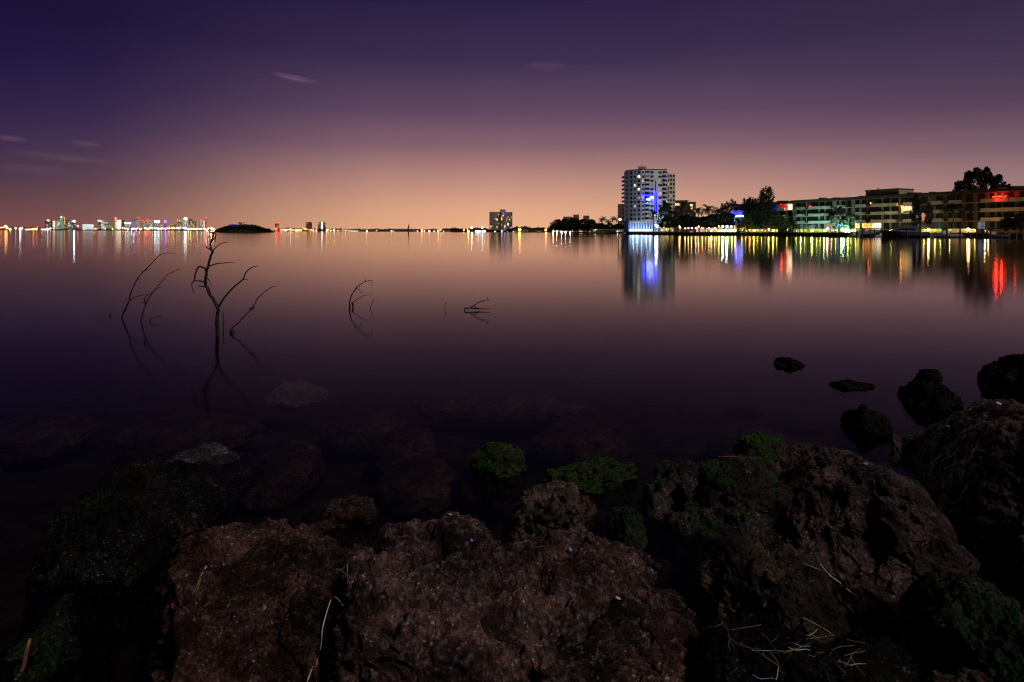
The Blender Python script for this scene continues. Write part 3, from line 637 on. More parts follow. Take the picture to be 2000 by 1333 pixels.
far_lamps([(906, 449.6, 'gold', .6, 14), (913, 448, 'orange', .6, 12), (915, 452, 'yellow', 1.2, 34), (921.5, 445.2, 'teal', 1.1, 30), (930, 452.2, 'ice', .8, 20), (934, 451.6, 'white', .9, 20), (938, 452.4, 'ice', .8, 20), (942, 445.6, 'teal', .8, 18),
           (943, 452, 'white', 1.0, 28), (947, 451.6, 'ice', .7, 16), (966.5, 452.4, 'warm', .7, 16), (982, 452.6, 'blue', .9, 24), (980, 451.6, 'ice', .6, 12), (991, 452.8, 'warm', .5, 12), (1003, 452.6, 'warm', .6, 14)],
          1225, 'marina lights by the grey slab tower', 1.5, lambda c: '%s marina light at the water by the grey slab tower' % cn[c])
lamp(1015, 448.8, 1215, 'orange', 1.9, 45, 'big orange lamp glowing right of the grey slab tower', None, 1.5, name='street_lamp')
lamp(1066, 449.6, 1142, 'orange', 1.4, 32, 'smaller orange lamp halfway from the slab tower to the headland trees', None, 1.5, name='street_lamp')
WHT = [(1080.6, 452.2, 'warm', 1.4, 42), (1087.4, 451.2, 'warm', 1.5, 46), (1097.6, 453.6, 'white', 1.4, 40), (1104.4, 453.6, 'white', 1.1, 30), (1113.7, 453.6, 'mint', 1.2, 32)]
for x, y, c, r, s in WHT: lamp(x, y, 590, c, r, s, '%s dock lamp in the row of five before the headland trees' % cn[c], 'five dock lamps before the headland', .9)
lamp(1138.4, 445.2, 560, 'orange', 1.8, 36, 'orange lamp shining out between the headland trees', None, .9, name='street_lamp')
lamp(1141, 437.8, 560, 'orange', .8, 22, 'small orange lamp above the other one in the headland trees', None, .9, name='street_lamp')
lamp(1158, 448.6, 535, 'orange', .9, 22, 'orange lamp at the left end of the white boathouse', None, .9, name='street_lamp')

# ------------------------------------------------------------------ trees
def leaf_cloud(b, rng, centers, n, size, spread, mi=0, aspect=2.0):
    for (cx, cy, cz, cr) in centers:
        for _ in range(n):
            while True:
                q = Vector((rng.uniform(-1, 1), rng.uniform(-1, 1), rng.uniform(-1, 1)))
                if q.length < 1: break
            q = Vector((cx, cy, cz)) + q * cr * spread
            u = Vector((rng.gauss(0, 1), rng.gauss(0, 1), rng.gauss(0, .7))).normalized(); w = u.orthogonal().normalized()
            w.rotate(Matrix.Rotation(rng.uniform(0, 6.28), 3, u)); s = size * rng.uniform(.6, 1.3)
            b.add([q - u * s * aspect * .5, q + w * s * .4, q + u * s * aspect * .5, q - w * s * .4], [(0, 1, 2, 3)], mi)
def broadleaf(name, seed, W_, H, leaf, mat, n_c=40, per=60, trunk_h=.35, cr=(.07, .15), plume=False):
    rng = random.Random(seed); root = empty(name, (0, 0, 0))
    t = MB(); t.tube([(0, 0, -.3), (.1, 0, H * trunk_h * .6), (.25, .1, H * .6)], [H * .028, H * .022, H * .012], 7)
    cs = []
    for i in range(n_c):
        a = rng.uniform(0, 6.28); hh = rng.uniform(0, 1) ** .8; rr = math.sin(math.pi * (hh * .72 + .22)) * rng.uniform(.45, 1.0)
        c = (math.cos(a) * rr * W_ / 2, math.sin(a) * rr * W_ / 2, H * (trunk_h + hh * (1 - trunk_h)) * .96, W_ * rng.uniform(*cr)); cs.append(c)
        if plume:                                       # ragged plumes that sweep up and out, with sky between them
            o_ = Vector((c[0], c[1], (c[2] - H * trunk_h) * .9 + .5)).normalized(); o_.z = abs(o_.z) * .5 + .1; o_.x += rng.gauss(.15, .25)
            for k in range(1, 5): q_ = Vector(c[:3]) + o_ * W_ * .032 * k; cs.append((q_.x, q_.y, q_.z, c[3] * (1 - .19 * k)))
            t.tube([(.2, .1, H * .5), Vector(c[:3]) * .6 + Vector((.1, .05, H * .2)), Vector(c[:3]) + o_ * W_ * .16], [H * .010, H * .006, H * .002], 5)
        elif i % 3 == 0: t.tube([(.15, .05, H * (trunk_h * .8 + .1 * rng.random())), (c[0] * .5, c[1] * .5, (c[2] + H * trunk_h) * .5), c[:3]], [H * .012, H * .008, H * .003], 5)
    t.build('trunk', M['bark'], root)
    b = MB(); leaf_cloud(b, rng, cs, per, leaf, 1.0); b.build('crown', mat, root); return root
def palm(name, seed, H, R, mat, n=22, lean=.6):
    rng = random.Random(seed); root = empty(name, (0, 0, 0))
    top = Vector((lean, 0, H)); t = MB(); t.tube([(0, 0, -.3), (lean * .15, 0, H * .35), (lean * .5, 0, H * .7), top], [.24, .17, .15, .13], 8); t.build('trunk', M['palm_bark'], root)
    b = MB()
    for k in range(n):
        a = k * 2.4 + rng.uniform(-.3, .3); el = rng.uniform(-.35, 1.25); L = R * rng.uniform(.8, 1.1)
        d = Vector((math.cos(a), math.sin(a), 0)); pts = []
        for i in range(9):
            s = i / 8; e = el - 1.7 * s * s * (.7 + .3 * math.cos(el))
            pts.append((pts[-1] + (d * math.cos(e) + Vector((0, 0, math.sin(e)))) * (L / 8)) if pts else top + d * .05)
        b.tube(pts, [.04, .04, .035, .03, .03, .025, .02, .02, .01], 3)
        side = d.cross(Vector((0, 0, 1))).normalized()
        for i in range(1, 9):
            for f in (0, .33, .66):
                p = pts[i - 1].lerp(pts[i], f); fwd = (pts[i] - pts[i - 1]).normalized(); s = (i - 1 + f) / 8
                ll = R * .26 * math.sin(math.pi * min(1, .2 + s * .75)) + .08
                for sg in (-1, 1):
                    tip = p + (side * sg * .8 + fwd * .6 + Vector((0, 0, -.35))) * ll
                    b.add([p - fwd * .05, p + fwd * .07, tip], [(0, 1, 2)])
    b.build('crown', mat, root); return root
def casuarina(name, seed, H, W_, mat, n=70, up=.9):
    rng = random.Random(seed); root = empty(name, (0, 0, 0))
    t = MB(); t.tube([(0, 0, -.3), (.1, 0, H * .5), (.05, 0, H * .97)], [H * .022, H * .013, H * .003], 7)
    b = MB()
    for k in range(n):
        s = rng.uniform(.16, .96); a = rng.uniform(0, 6.28); L = W_ * .5 * (1.05 - s) ** .7 * rng.uniform(.6, 1.25) + H * .05
        d = Vector((math.cos(a), math.sin(a), 0)); p0 = Vector((.1 * s, 0, H * s)); pts = [p0]
        for i in range(6): e = .15 + up * (i / 5); pts.append(pts[-1] + (d * math.cos(e) + Vector((0, 0, math.sin(e)))) * L / 6)
        t.tube(pts, [.05, .045, .035, .03, .02, .015, .008], 4)
        for i in range(2, 7):
            for _ in range(9):
                p = pts[i - 1].lerp(pts[i], rng.random()); u = ((pts[i] - pts[i - 1]).normalized() * .8 + Vector((rng.gauss(0, .5), rng.gauss(0, .5), rng.gauss(.1, .4)))).normalized()
                w = u.orthogonal().normalized(); w.rotate(Matrix.Rotation(rng.uniform(0, 6.28), 3, u)); ll = H * .045 * rng.uniform(.6, 1.4)
                b.add([p - w * .06, p + w * .06, p + u * ll + w * .05, p + u * ll - w * .05], [(0, 1, 2, 3)])
    t.build('trunk', M['bark'], root); b.build('crown', mat, root); return root
def place(proto, x, D, ytop, label, cat='tree', group=None, H=1.0, ground=1.2, rz=0.0, wide=1.0, used=set()):
    p = XY(x, D); s = (Zat(x, ytop, D) - ground) / H
    o = proto if id(proto) not in used else copy_tree(proto)
    used.add(id(proto)); PROTO_USED.add(proto.name)
    o.location = (p.x, p.y, ground); o.rotation_euler = (0, 0, rz); o.scale = (s * wide, s * wide, s); tag(o, label, cat, group); return o
PROTO_USED = set()
bl1 = broadleaf('broadleaf_tree', 1, 9, 10, .42, M['leaf_dark'], 46, 62)
bl2 = broadleaf('broadleaf_tree', 2, 10, 9, .40, M['leaf_black'], 52, 70, .2)
bl3 = broadleaf('shrub', 3, 6.5, 4, .26, M['leaf_mid'], 34, 60, .08)
big = broadleaf('broadleaf_tree', 4, 15, 15, .36, M['leaf_black'], 84, 36, .20, (.045, .085), True)
pm1 = palm('palm_tree', 5, 8, 3.2, M['leaf_palm'], 24)
pm2 = palm('palm_tree', 6, 9, 3.4, M['leaf_dark'], 26, -.8)
pm3 = palm('palm_tree', 7, 8, 3.6, M['leaf_black'], 26, .3)
ca1 = casuarina('casuarina_tree', 8, 16, 9.5, M['needle'], 150, 1.0)
ca2 = casuarina('casuarina_tree', 9, 13, 5.0, M['needle'], 60, 1.1)
HT = {id(bl1): 10, id(bl2): 9, id(bl3): 4, id(big): 15, id(pm1): 10.0, id(pm2): 11.2, id(pm3): 10.2, id(ca1): 16.4, id(ca2): 13.4}
def tree(proto, x, D, ytop, label, group=None, ground=1.2, rz=0.0, wide=1.0, cat='tree'):
    return place(proto, x, D, ytop, label, cat, group, HT[id(proto)], ground, rz, wide)

def leaf_strip(name, prof, D, depth, per_px, leaf, mat, label, seed, base=0.0, kind='stuff'):
    rng = random.Random(seed); b = MB(); x0, x1 = prof[0][0], prof[-1][0]
    xs = [q[0] for q in prof]; ys = [q[1] for q in prof]; n = int((x1 - x0) * per_px)
    ax0 = XY(x0, D)
    for _ in range(n):
        x = rng.uniform(x0, x1); Dd = D + rng.uniform(0, depth)
        yt = np.interp(x, xs, ys) + 1.3 * math.sin(x * 1.1 + seed) * math.sin(x * .37) + rng.uniform(0, .8); zt = Zat(x, yt, Dd); p = XY(x, Dd)
        z = base + (zt - base) * (rng.random() ** .55)
        leaf_cloud(b, rng, [(p.x, p.y, z, leaf * 1.2)], 5, leaf, 1.0, 0, 1.6)
    o = b.build(name, mat); return tag(o, label, 'trees', None, kind)
# wooded island and far woods that read as one mass
iz = MB(); rr = random.Random(4)
ipts = []
for k in range(28):
    a = 2 * math.pi * k / 28; ipts.append((math.cos(a) * 33.5, math.sin(a) * 14))
isl_o = XY(476, 590)
vs = [(0, 0, 6.2)]; fs = []
for ring, (s, z) in enumerate([(.45, 5.4), (.8, 2.6), (1.0, -.6)]):
    for (x, y) in ipts: vs.append((x * s, y * s, z))
for k in range(28):
    fs.append((0, 1 + k, 1 + (k + 1) % 28))
    for ring in range(2): fs.append((1 + ring * 28 + k, 1 + (ring + 1) * 28 + k, 1 + (ring + 1) * 28 + (k + 1) % 28, 1 + ring * 28 + (k + 1) % 28))
iz.add(vs, fs); isl = tag(iz.build('island', M['leaf_black'], smooth=True), kind='structure'); isl.location = (isl_o.x, isl_o.y, 0)
leaf_strip('island_woods', [(421, 452.5), (428, 447), (440, 442.5), (452, 440.5), (466, 440), (480, 438.5), (496, 439.5), (506, 442), (516, 446), (527, 448), (533, 452.5)], 578, 16, 26, .55, M['leaf_black'],
           'dark low woods covering the small island', 3)
leaf_strip('far_woods', [(-20, 449), (12, 446), (20, 444), (40, 444), (50, 445), (62, 444), (72, 443), (84, 446), (96, 447), (110, 447), (125, 446), (150, 446), (165, 449), (200, 448), (215, 447), (242, 447), (258, 449), (300, 449), (340, 448.6), (370, 449), (400, 449), (425, 449)], 4835, 30, 7, 3.0, M['leaf_far'], 'dark strip of woods along the shore under the far city', 6)
leaf_strip('far_woods', [(536, 449), (560, 446), (600, 448), (640, 448), (665, 447), (680, 449), (692, 448), (700, 447.5), (715, 449), (730, 447.5), (738, 447), (745, 449), (760, 447.5), (790, 448), (812, 448), (830, 449.5), (846, 447.5), (862, 449), (870, 446), (878, 447.5), (886, 445.6), (896, 448), (905, 446.5)], 2080, 40, 9, 2.2, M['leaf_far'], 'long dark treeline across the bay between the square towers and the slab tower', 7)
leaf_strip('far_woods', [(880, 447), (890, 446), (900, 448), (912, 447), (925, 446), (945, 445.5), (952, 448), (965, 450), (985, 451), (1000, 446), (1008, 443), (1018, 445), (1022, 442), (1030, 443), (1034, 445), (1042, 446.5), (1050, 444.6), (1060, 445.4), (1072, 447), (1080, 449)], 1240, 25, 22, 1.2, M['leaf_far'], 'reddish dark trees around the foot of the grey slab tower', 8)

# headland trees
for i, (x, yt, pr, lb) in enumerate([(1090, 430, bl2, 'outermost round tree at the left tip of the headland'), (1104, 428, bl1, 'tree beside the outermost one on the headland'),
                                    (1121, 427, bl2, 'broad dark tree in the middle of the headland'), (1139, 428.5, bl1, 'dark tree behind the orange lamp on the headland'),
                                    (1154, 430, bl2, 'last broad tree on the headland, left of the palms'), (1190, 436, bl1, 'low dark tree behind the white boathouse')]):
    tree(bl2 if pr is bl2 else bl1, x, 650 - i * 12, yt, lb, 'trees on the headland', .8, i * 1.3, 1.25)
for i, (x, yt) in enumerate([(1086, 439), (1098, 437), (1112, 436), (1130, 436), (1147, 437), (1164, 438), (1174, 437), (1183, 440), (1206, 438), (1214, 440)]):
    tree(bl2, x, 575 if x < 1120 else 540, yt, 'low dark bush in the thicket at the water on the headland', 'thicket on the headland', .8, i * 2.1, 1.9, 'bush')
for x, D, yt, lb in [(1178, 560, 422, 'palm on the headland standing over the boathouse'), (1199, 540, 421, 'palm on the headland nearest the white tower'), (1188, 550, 428, 'shorter palm between two taller ones on the headland')]:
    tree(pm3, x, D, yt, lb, 'palms on the headland', .8, x)

# ------------------------------------------------------------------ buildings with windows
class Bldg:
    def __init__(s, name, label, cat, p0):
        s.o = Vector((p0.x, p0.y)); s.root = empty(name, (p0.x, p0.y, 0), 0, label, cat, None); s.nw = 0; s.rest = MB(); s.restm = M['glass']; s.framem = M['white']
    def L(s, v): return Vector((v.x, v.y)) - s.o
    def window(s, A, B, z0, z1, mat=None, off=.03, single=True):
        A, B = s.L(A), s.L(B)
        if single and s.nw < 96:
            s.nw += 1
            f = MB(); d = (B - A).normalized(); w = (B - A).length
            f.slab(A, B, off, off + .05, z1, z1 + .12); f.slab(A, B, off, off + .10, z0 - .12, z0)
            pane = MB(); pane.slab(A, B, -.05, off, z0, z1)
            if w > 1.6:
                md = A.lerp(B, .5); f.slab(md - d * .04, md + d * .04, off + .002, off + .05, z0, z1)
            wv = pane.build('window', mat or M['glass'], s.root); f.build('frame', s.framem, wv)
        else: s.rest.slab(A, B, -.05, off, z0, z1)
    def finish(s):
        if s.rest.f: tag(s.rest.build('window', s.restm, s.root), kind='stuff')
def cut(A, B, x):                                       # the point of the wall A-B seen at column x
    k = (x - 1000) / F; d = B - A; t = (k * A.y - A.x) / (d.x - k * d.y); return A + d * t

# white tower on the point
def white_tower():
    fp = [(1219, 360), (1236, 354), (1253, 350), (1277.3, 350), (1303, 352)]
    pts = [XY(*q) for q in fp]; Bd = Bldg('residential_tower', 'white residential tower of curved plan with blue lights on its front', 'building', pts[2])
    z0, zt, nf = 8.0, 39.4, 12; fh = (zt - z0 - .3) / nf
    back = [XY(1305, 385), XY(1222, 395)]
    b = MB(); b.prism([Bd.L(q) for q in pts + back], 1.2, zt); b.build('wall', M['tower_wall'], Bd.root)
    rf = MB(); rf.prism([Bd.L(q) for q in [XY(1220.5, 361.5), XY(1236.6, 355.4), XY(1253.6, 351.4), XY(1302.3, 353.2)] + [XY(1303.6, 383), XY(1223, 393)]], zt + .003, zt + .9); r = rf.build('roof', M['bay'], Bd.root)
    ph = MB(); q0, q1 = XY(1246, 368), XY(1262, 368); ph.prism([Bd.L(q) for q in (q0, q1, XY(1261, 380), XY(1246, 380))], zt + .9, Zat(1254, 325.5, 368)); ph.build('plant_room', M['tan'], r)
    ph = MB(); q0, q1 = XY(1262.6, 370), XY(1300, 372); ph.prism([Bd.L(q) for q in (q0, q1, XY(1299, 380), XY(1262.6, 380))], zt + .9, zt + 1.7); ph.build('plant_room', M['bay'], r)
    an = MB(); a = Bd.L(XY(1252, 372)); an.tube([(a.x, a.y, zt), (a.x, a.y, Zat(1252, 321, 372))], .12, 5); a = Bd.L(XY(1299, 356)); an.tube([(a.x, a.y, zt), (a.x, a.y, Zat(1299, 329.6, 356))], .3, 5); an.build('antenna', M['metal'], r)
    wing = [XY(1303.4, 363), XY(1318.5, 364), XY(1318.5, 392), XY(1303.4, 392)]; zw = Zat(1310, 339, 363)
    wb = MB(); wb.prism([Bd.L(q) for q in wing], 1.2, zw); wb.build('wing', M['cream'], Bd.root)
    segs = {'a': (pts[0], pts[1]), 'b': (pts[1], pts[2]), 'c': (pts[2], pts[3]), 'd': (pts[3], pts[4]), 'e': (wing[0], wing[1])}
    lit = {('d', 0, 5): ('pink', 1.1), ('d', 0, 4): ('warm', .5), ('c', 2, 6): ('white', 8.0), ('b', 1, 1): ('warm', 5.0), ('b', 0, 3): ('mint', 1.8), ('b', 1, 4): ('warm', 2.0), ('b', 1, 6): ('pink', .7), ('c', 0, 6): ('violet', 2.0), ('d', 0, 9): ('warm', .3),
           ('d', 0, 7): ('pink', .5), ('c', 0, 5): ('blue', 1.2), ('c', 2, 7): ('ice', .25), ('c', 2, 3): ('warm', .25), ('e', 1, 5): ('warm', .5), ('e', 0, 2): ('gold', .8), ('c', 0, 2): ('warm', .8), ('d', 0, 2): ('warm', .4), ('b', 0, 8): ('warm', 1.2), ('d', 2, 7): ('warm', 2.0), ('e', 2, 3): ('warm', .15)}
    cols = {'c': [(1253.8, 1257.2), None, (1270, 1276.2)], 'd': [(1285.5, 1292.2), None, (1300.6, 1302.6)], 'e': [(1304.2, 1306.2), (1308, 1312.2), (1314, 1317.8)],
            'b': [(1238.3, 1241.5), (1245.5, 1250)], 'a': [(1223, 1225.5), (1231, 1235)]}
    for sg in 'cdeba':
        A, B = segs[sg]; w_ = 1.5
        for ci, c in enumerate(cols[sg]):
            if c is None: continue
            for f in range(nf):
                zz = zt - .3 - (f + 1) * fh if sg != 'e' else zw - .5 - (f + 1) * fh
                if zz < z0 - 1: continue
                lm = lit.get((sg, ci, f)); m = None
                if lm: m = lit_room('lit_window', COLS[lm[0]], lm[1], .9)
                Bd.window(cut(A, B, c[0]), cut(A, B, c[1]), zz + .85, zz + 2.15, m, single=(sg in 'cde' or lm is not None or (sg == 'b' and ci == 1)))
    for sg, (xa, xb) in (('c', (1259, 1268.3)), ('d', (1294, 1300.2))):
        A, B = segs[sg]; a, e = Bd.L(cut(A, B, xa)), Bd.L(cut(A, B, xb))
        for f in range(nf):
            zz = zt - .3 - (f + 1) * fh
            op = MB(); op.slab(a, e, -.2, .035, zz + .2, zz + 2.4); op.build('balcony_opening', M['glass'] if (sg, f) != ('c', 1) else lit_room('lit_window', (.3, .2, .15), .5, 1.2), Bd.root)
            bl = MB(); bl.slab(a, e, .04, 1.3, zz - .02, zz + .16); bl.slab(a, e, 1.2, 1.32, zz + .16, zz + 1.0); d = (e - a).normalized() * .1
            bl.slab(a, a + d, .04, 1.2, zz + .16, zz + 1.0); bl.slab(e - d, e, .04, 1.2, zz + .16, zz + 1.0); bl.build('balcony', M['tower_wall'] if not (sg == 'c' and f in (5, 6)) else M['blue_glow'], Bd.root)
    A, B = segs['a']
    for f in range(nf):                                # balconies out at the far left corner
        zz = zt - .9 - (f + 1) * fh; a = Bd.L(XY(1217.4, 363)); bl = MB(); bl.prism([(a.x, a.y), (a.x + 1.2, a.y), (a.x + 1.2, a.y + 6), (a.x, a.y + 6)], zz, zz + 1.1); bl.build('balcony', M['tower_wall'], Bd.root)
    w1 = Bd.L(cut(*segs['c'], 1263.6))
    # podium with a colonnade and lit glass
    pf = [XY(1229, 347), XY(1292, 345)]; a, e = Bd.L(pf[0]), Bd.L(pf[1])
    pd = MB(); pd.slab(a, e, -6, 0, 6.9, 7.8); pd.build('podium_roof', M['white'], Bd.root)
    pw = MB(); pw.slab(a, e, -6, -3.0, 1.25, 6.9); pw.build('podium_glass', lit_room('lit_lobby', (.10, .30, 1.0), .8, .55), Bd.root)
    n = 12
    for i in range(n):
        q = a.lerp(e, (i + .5) / n); c = MB(); c.box(q.x - .35, q.x + .35, q.y - .1, q.y + .5, 1.25, 6.9); c.build('column', M['white'], Bd.root)
    ls = MB(); ls.slab(a, e.lerp(a, .3), .6, 1.2, 2.0, 2.7); ls.build('light_strip', G('ice', 5.0), Bd.root)
    for t in (.1, .22, .36, .50, .62):
        q = a.lerp(e, t); l = bpy.data.lights.new('podium_light', 'POINT'); l.energy = 220; l.color = (.28, .6, 1); l.shadow_soft_size = .3
        o = bpy.data.objects.new('podium_light', l); COL.objects.link(o); o.parent = Bd.root; o.location = (q.x, q.y - 2.2, 3.4)
    # blue light fixtures on the front
    def blue(x, y, pw, off=1.6, col=(.03, .05, 1.0)):
        q = Bd.L(cut(pts[2], pts[3], x)) if x < 1277 else Bd.L(cut(pts[3], pts[4], x))
        z = Zat(x, y, 350); l = bpy.data.lights.new('blue_light', 'POINT'); l.energy = pw; l.color = col; l.shadow_soft_size = .15
        o = bpy.data.objects.new('blue_light', l); COL.objects.link(o); o.parent = Bd.root; o.location = (q.x, q.y - off, z)
        fx = MB(); fx.box(q.x - .15, q.x + .15, q.y - .05, q.y + .0, z - .3, z + .3); fx.tube([(q.x, q.y, z - .1), (q.x, q.y - .5, z - .1)], .04, 4); fx.build('light_fixture', G('blue', 6), Bd.root)
    blue(1280, 394, 700, 1.0); blue(1280, 412, 300, .9); blue(1280, 376, 160, .8)
    blue(1257, 386, 500, 2.2); blue(1268.5, 386, 800, 2.2); blue(1264, 396, 60, 2.0, (.1, .6, .9))
    A, B = segs['d']; bp = MB(); n = 9                        # blue light up the wall, painted as a narrowing band
    for i in range(n):
        ya, yb = 424 - i * 8.2, 424 - (i + 1) * 8.2; hw = 3.0 * (1 - (i / n) ** 1.5) + .3
        bp.slab(Bd.L(cut(A, B, 1280.2 - hw * .8)), Bd.L(cut(A, B, 1280.2 + hw)), .004, .03, Zat(1280, ya, 350), Zat(1280, yb, 350))
    bp.build('blue_glow_band', plain('blue_light_paint', (.012, .014, .55), .5, .2, .4), Bd.root)
    A, B = segs['c']; sg_ = MB(); q0, q1 = Bd.L(cut(A, B, 1262)), Bd.L(cut(A, B, 1268)); sg_.slab(q0, q1, 1.4, 1.5, Zat(1265, 391.5, 350), Zat(1265, 388.6, 350)); sg_.build('light_strip', G('ice', 12), Bd.root)
    sg_ = MB(); sg_.slab(Bd.L(cut(A, B, 1254)), Bd.L(cut(A, B, 1276.5)), 1.5, 1.58, Zat(1265, 383.6, 350), Zat(1265, 381.2, 350)); sg_.slab(Bd.L(cut(A, B, 1279.5)), Bd.L(cut(A, B, 1280.9)), .05, .14, Zat(1280, 412, 350), Zat(1280, 374, 350)); sg_.build('light_strip', G('blue', 14), Bd.root)
    Bd.finish()
white_tower()
SB = XY(1213.5, 560)
block(1206.5, 1220.5, 399, 560, sky_m((.17, .11, .10), ['warm', 'gold'], .05, 5.0, (3.2, 3)), 'plain brown tower half hidden behind the left side of the white tower', 'apartment_tower', zb=.9, group='brown towers behind')
block(1318, 1343, 391.5, 520, sky_m((.14, .08, .07), ['warm', 'gold'], .05, 5.0, (3.2, 3)), 'brown apartment block right behind the white tower and palms', 'apartment_tower', zb=1.2, group='brown towers behind', top=0)
block(1342, 1359, 394.5, 560, sky_m((.2, .12, .1), ['warm', 'gold', 'orange'], .2, 4.0, (3.2, 3)), 'terraced brown block with a few lit windows behind the palms', 'apartment_tower', zb=1.2, group='brown towers behind')
block(1100, 1117, 423.5, 1000, sky_m((.2, .14, .12), ['warm'], .08, 3.0, (4, 3)), 'pale flat roofed block rising behind the headland trees', 'apartment_tower', zb=.9, group='roofs behind the headland')
block(1119.5, 1131, 419.5, 1000, sky_m((.2, .13, .11), ['warm'], .08, 3.0, (4, 3)), 'tallest block rising behind the headland trees', 'apartment_tower', zb=.9, group='roofs behind the headland')
block(1139, 1151, 421.5, 1000, sky_m((.17, .12, .11), ['warm'], .08, 3.0, (4, 3)), 'block behind the headland, nearest the palms', 'apartment_tower', zb=.9, group='roofs behind the headland')

# grey slab tower across the bay
def slab_tower():
    D = 1300; A, B = XY(955.8, D), XY(1000.8, D)
    Bd = Bldg('apartment_tower', 'grey ribbed slab tower with scattered lit windows across the bay', 'building', A.lerp(B, .5)); zt = Zat(978, 414.3, D)
    b = MB(); seg = [(955.8, 977, 0, zt), (977.2, 988, 3, zt + .8), (988.2, 1000.8, 1, zt - .4)]
    for x0, x1, o, z in seg:
        a, e = Bd.L(XY(x0, D)), Bd.L(XY(x1, D)); b.slab(a, e, -22, o, 1.2, z)
    b.build('wall', plain('ribbed_concrete', (.30, .23, .20), .8, .2, .05), Bd.root)
    t = MB(); a, e = Bd.L(XY(976.6, D)), Bd.L(XY(987, D)); t.slab(a, e, -16, -2, zt + .8, Zat(980, 409.4, D)); t.build('plant_room', M['tan'], Bd.root)
    rb = MB()
    for i in range(15):
        x = 956.5 + i * 3.1
        if x > 1000: break
        o = 3 if 977.2 < x < 988 else (1 if x >= 988.2 else 0); a = Bd.L(XY(x, D)); rb.box(a.x - .35, a.x + .35, a.y - o - .9, a.y - o + .1, 1.2, zt - .6)
    rb.build('rib', M['concrete'], Bd.root)
    rng = random.Random(12); mats = [lit_room('lit_flat', COLS[c], s, .6) for c, s in (('warm', 5), ('gold', 4), ('gold', 2), ('white', 4), ('orange', 2))]
    nfl = 14; fh = (zt - 4) / nfl
    for f in range(nfl):
        for i in range(14):
            x = 957.2 + i * 3.1
            if rng.random() > .34: continue
            a0 = XY(x, D); a1 = XY(x + 2.1, D); o = 3.04 if 977.2 < x < 986.5 else (1.04 if x >= 988.2 else .04)
            if 975 < x < 977.2 or 986.5 <= x < 988.2: continue
            m = rng.choice(mats) if rng.random() < (.62 if x > 964 else .25) else None
            Bd.window(a0, a1, 3.4 + f * fh, 3.4 + f * fh + fh * .55, m, off=o)
    bl = MB(); a = Bd.L(XY(986, D)); bl.box(a.x - 1.0, a.x + 1.0, a.y - 3.5, a.y - 3.05, Zat(986, 420, D), Zat(986, 415, D)); bl.build('sign_light', G('blue', 2.5), Bd.root)
    Bd.finish()
slab_tower()

# white boathouse on the headland
def boathouse():
    A, B = XY(1153.5, 520), XY(1226, 500); Bd = Bldg('boathouse', 'long low white boathouse at the water left of the white tower', 'building', A.lerp(B, .5)); a, e = Bd.L(A), Bd.L(B)
    b = MB(); b.slab(a, e, -8, 0, .8, 3.4); b.build('wall', M['white'], Bd.root)
    r = MB(); r.slab(a, e, -9, 1.6, 3.403, 3.8); r.build('roof', M['white'], Bd.root)
    d = MB(); d.slab(a, e, .5, 7, .2, .75); d.build('dock', M['concrete'], Bd.root)
    for i in range(16):
        q = A.lerp(B, (i + .35) / 16); q2 = A.lerp(B, (i + .8) / 16)
        Bd.window(q, q2, 1.5, 2.9, lit_room('boathouse_room', COLS['warm'], .9, .5) if i in (1, 11, 12, 13) else None)
    Bd.finish()
boathouse()
lamp(1206, 452.5, 500, 'pink', 1.0, 5, 'soft pink lamp on the dock of the white boathouse', None, .75, name='dock_lamp')
lamp(1163.5, 449.2, 512, 'yellow', .8, 4, 'soft yellow lamp under the boathouse eaves', None, .75, name='dock_lamp')

# the long waterside apartment blocks on the right
FA, FB = XY(1430, 281), XY(2010, 171.8)
def facx(x, back=0.0):
    d = (FB - FA).normalized(); n = Vector((d.y, -d.x)); return cut(FA - n * back, FB - n * back, x)
def waterside(name, label, x0, x1, back, wall, wins, paras, lit, roof_up=.95, extra=None, depth=16):
    A, B = facx(x0, back), facx(x1, back); Bd = Bldg(name, label, 'building', A.lerp(B, .5)); a, e = Bd.L(A), Bd.L(B); zf, fh, nf = 2.2, 3.0, 4; zt = zf + nf * fh; Bd.framem = M['metal']
    b = MB(); b.slab(a, e, -depth, 0, .9, zt); b.build('wall', wall, Bd.root)
    r = MB(); r.slab(a, e, -depth - .5, 1.7, zt + .003, zt + roof_up); rf = r.build('roof', M['fascia'], Bd.root)
    rng = random.Random(x0)
    for i in range(5):
        q = a.lerp(e, rng.uniform(.06, .94)); t = MB(); w = rng.uniform(.8, 2.2); t.box(q.x - w, q.x + w, q.y + 3, q.y + 3 + w, zt + roof_up, zt + roof_up + rng.uniform(.3, .8)); t.build('roof_vent', M['fascia'], rf)
    for f in range(1, nf):
        s = MB(); s.slab(a, e, .003, .45, zf + f * fh - .2, zf + f * fh); s.build('floor_slab', M['parapet'], Bd.root)
    for f in range(nf):
        z = zf + f * fh
        for i, (xa, xb) in enumerate(wins):
            lm = lit.get((i, f)); xg = (xb - xa) * .14; Bd.window(facx(xa - xg, back), facx(xb + xg, back), z + .3, z + 2.68, lit_room('lit_apartment', COLS[lm[0]], lm[1], 1.6) if lm else None)
        if f == 0: continue
        for (xa, xb) in paras:
            p0, p1 = Bd.L(facx(xa, back)), Bd.L(facx(xb, back)); pr = MB(); pr.slab(p0, p1, .46, 1.5, z - .2, z - .02); pr.slab(p0, p1, 1.38, 1.52, z - .02, z + .95)
            d = (p1 - p0).normalized() * .12; pr.slab(p0, p0 + d, .46, 1.38, z - .02, z + .95); pr.slab(p1 - d, p1, .46, 1.38, z - .02, z + .95); pr.build('balcony', M['parapet'], Bd.root)
    if extra: extra(Bd, a, e, zt + roof_up)
    Bd.finish(); return Bd
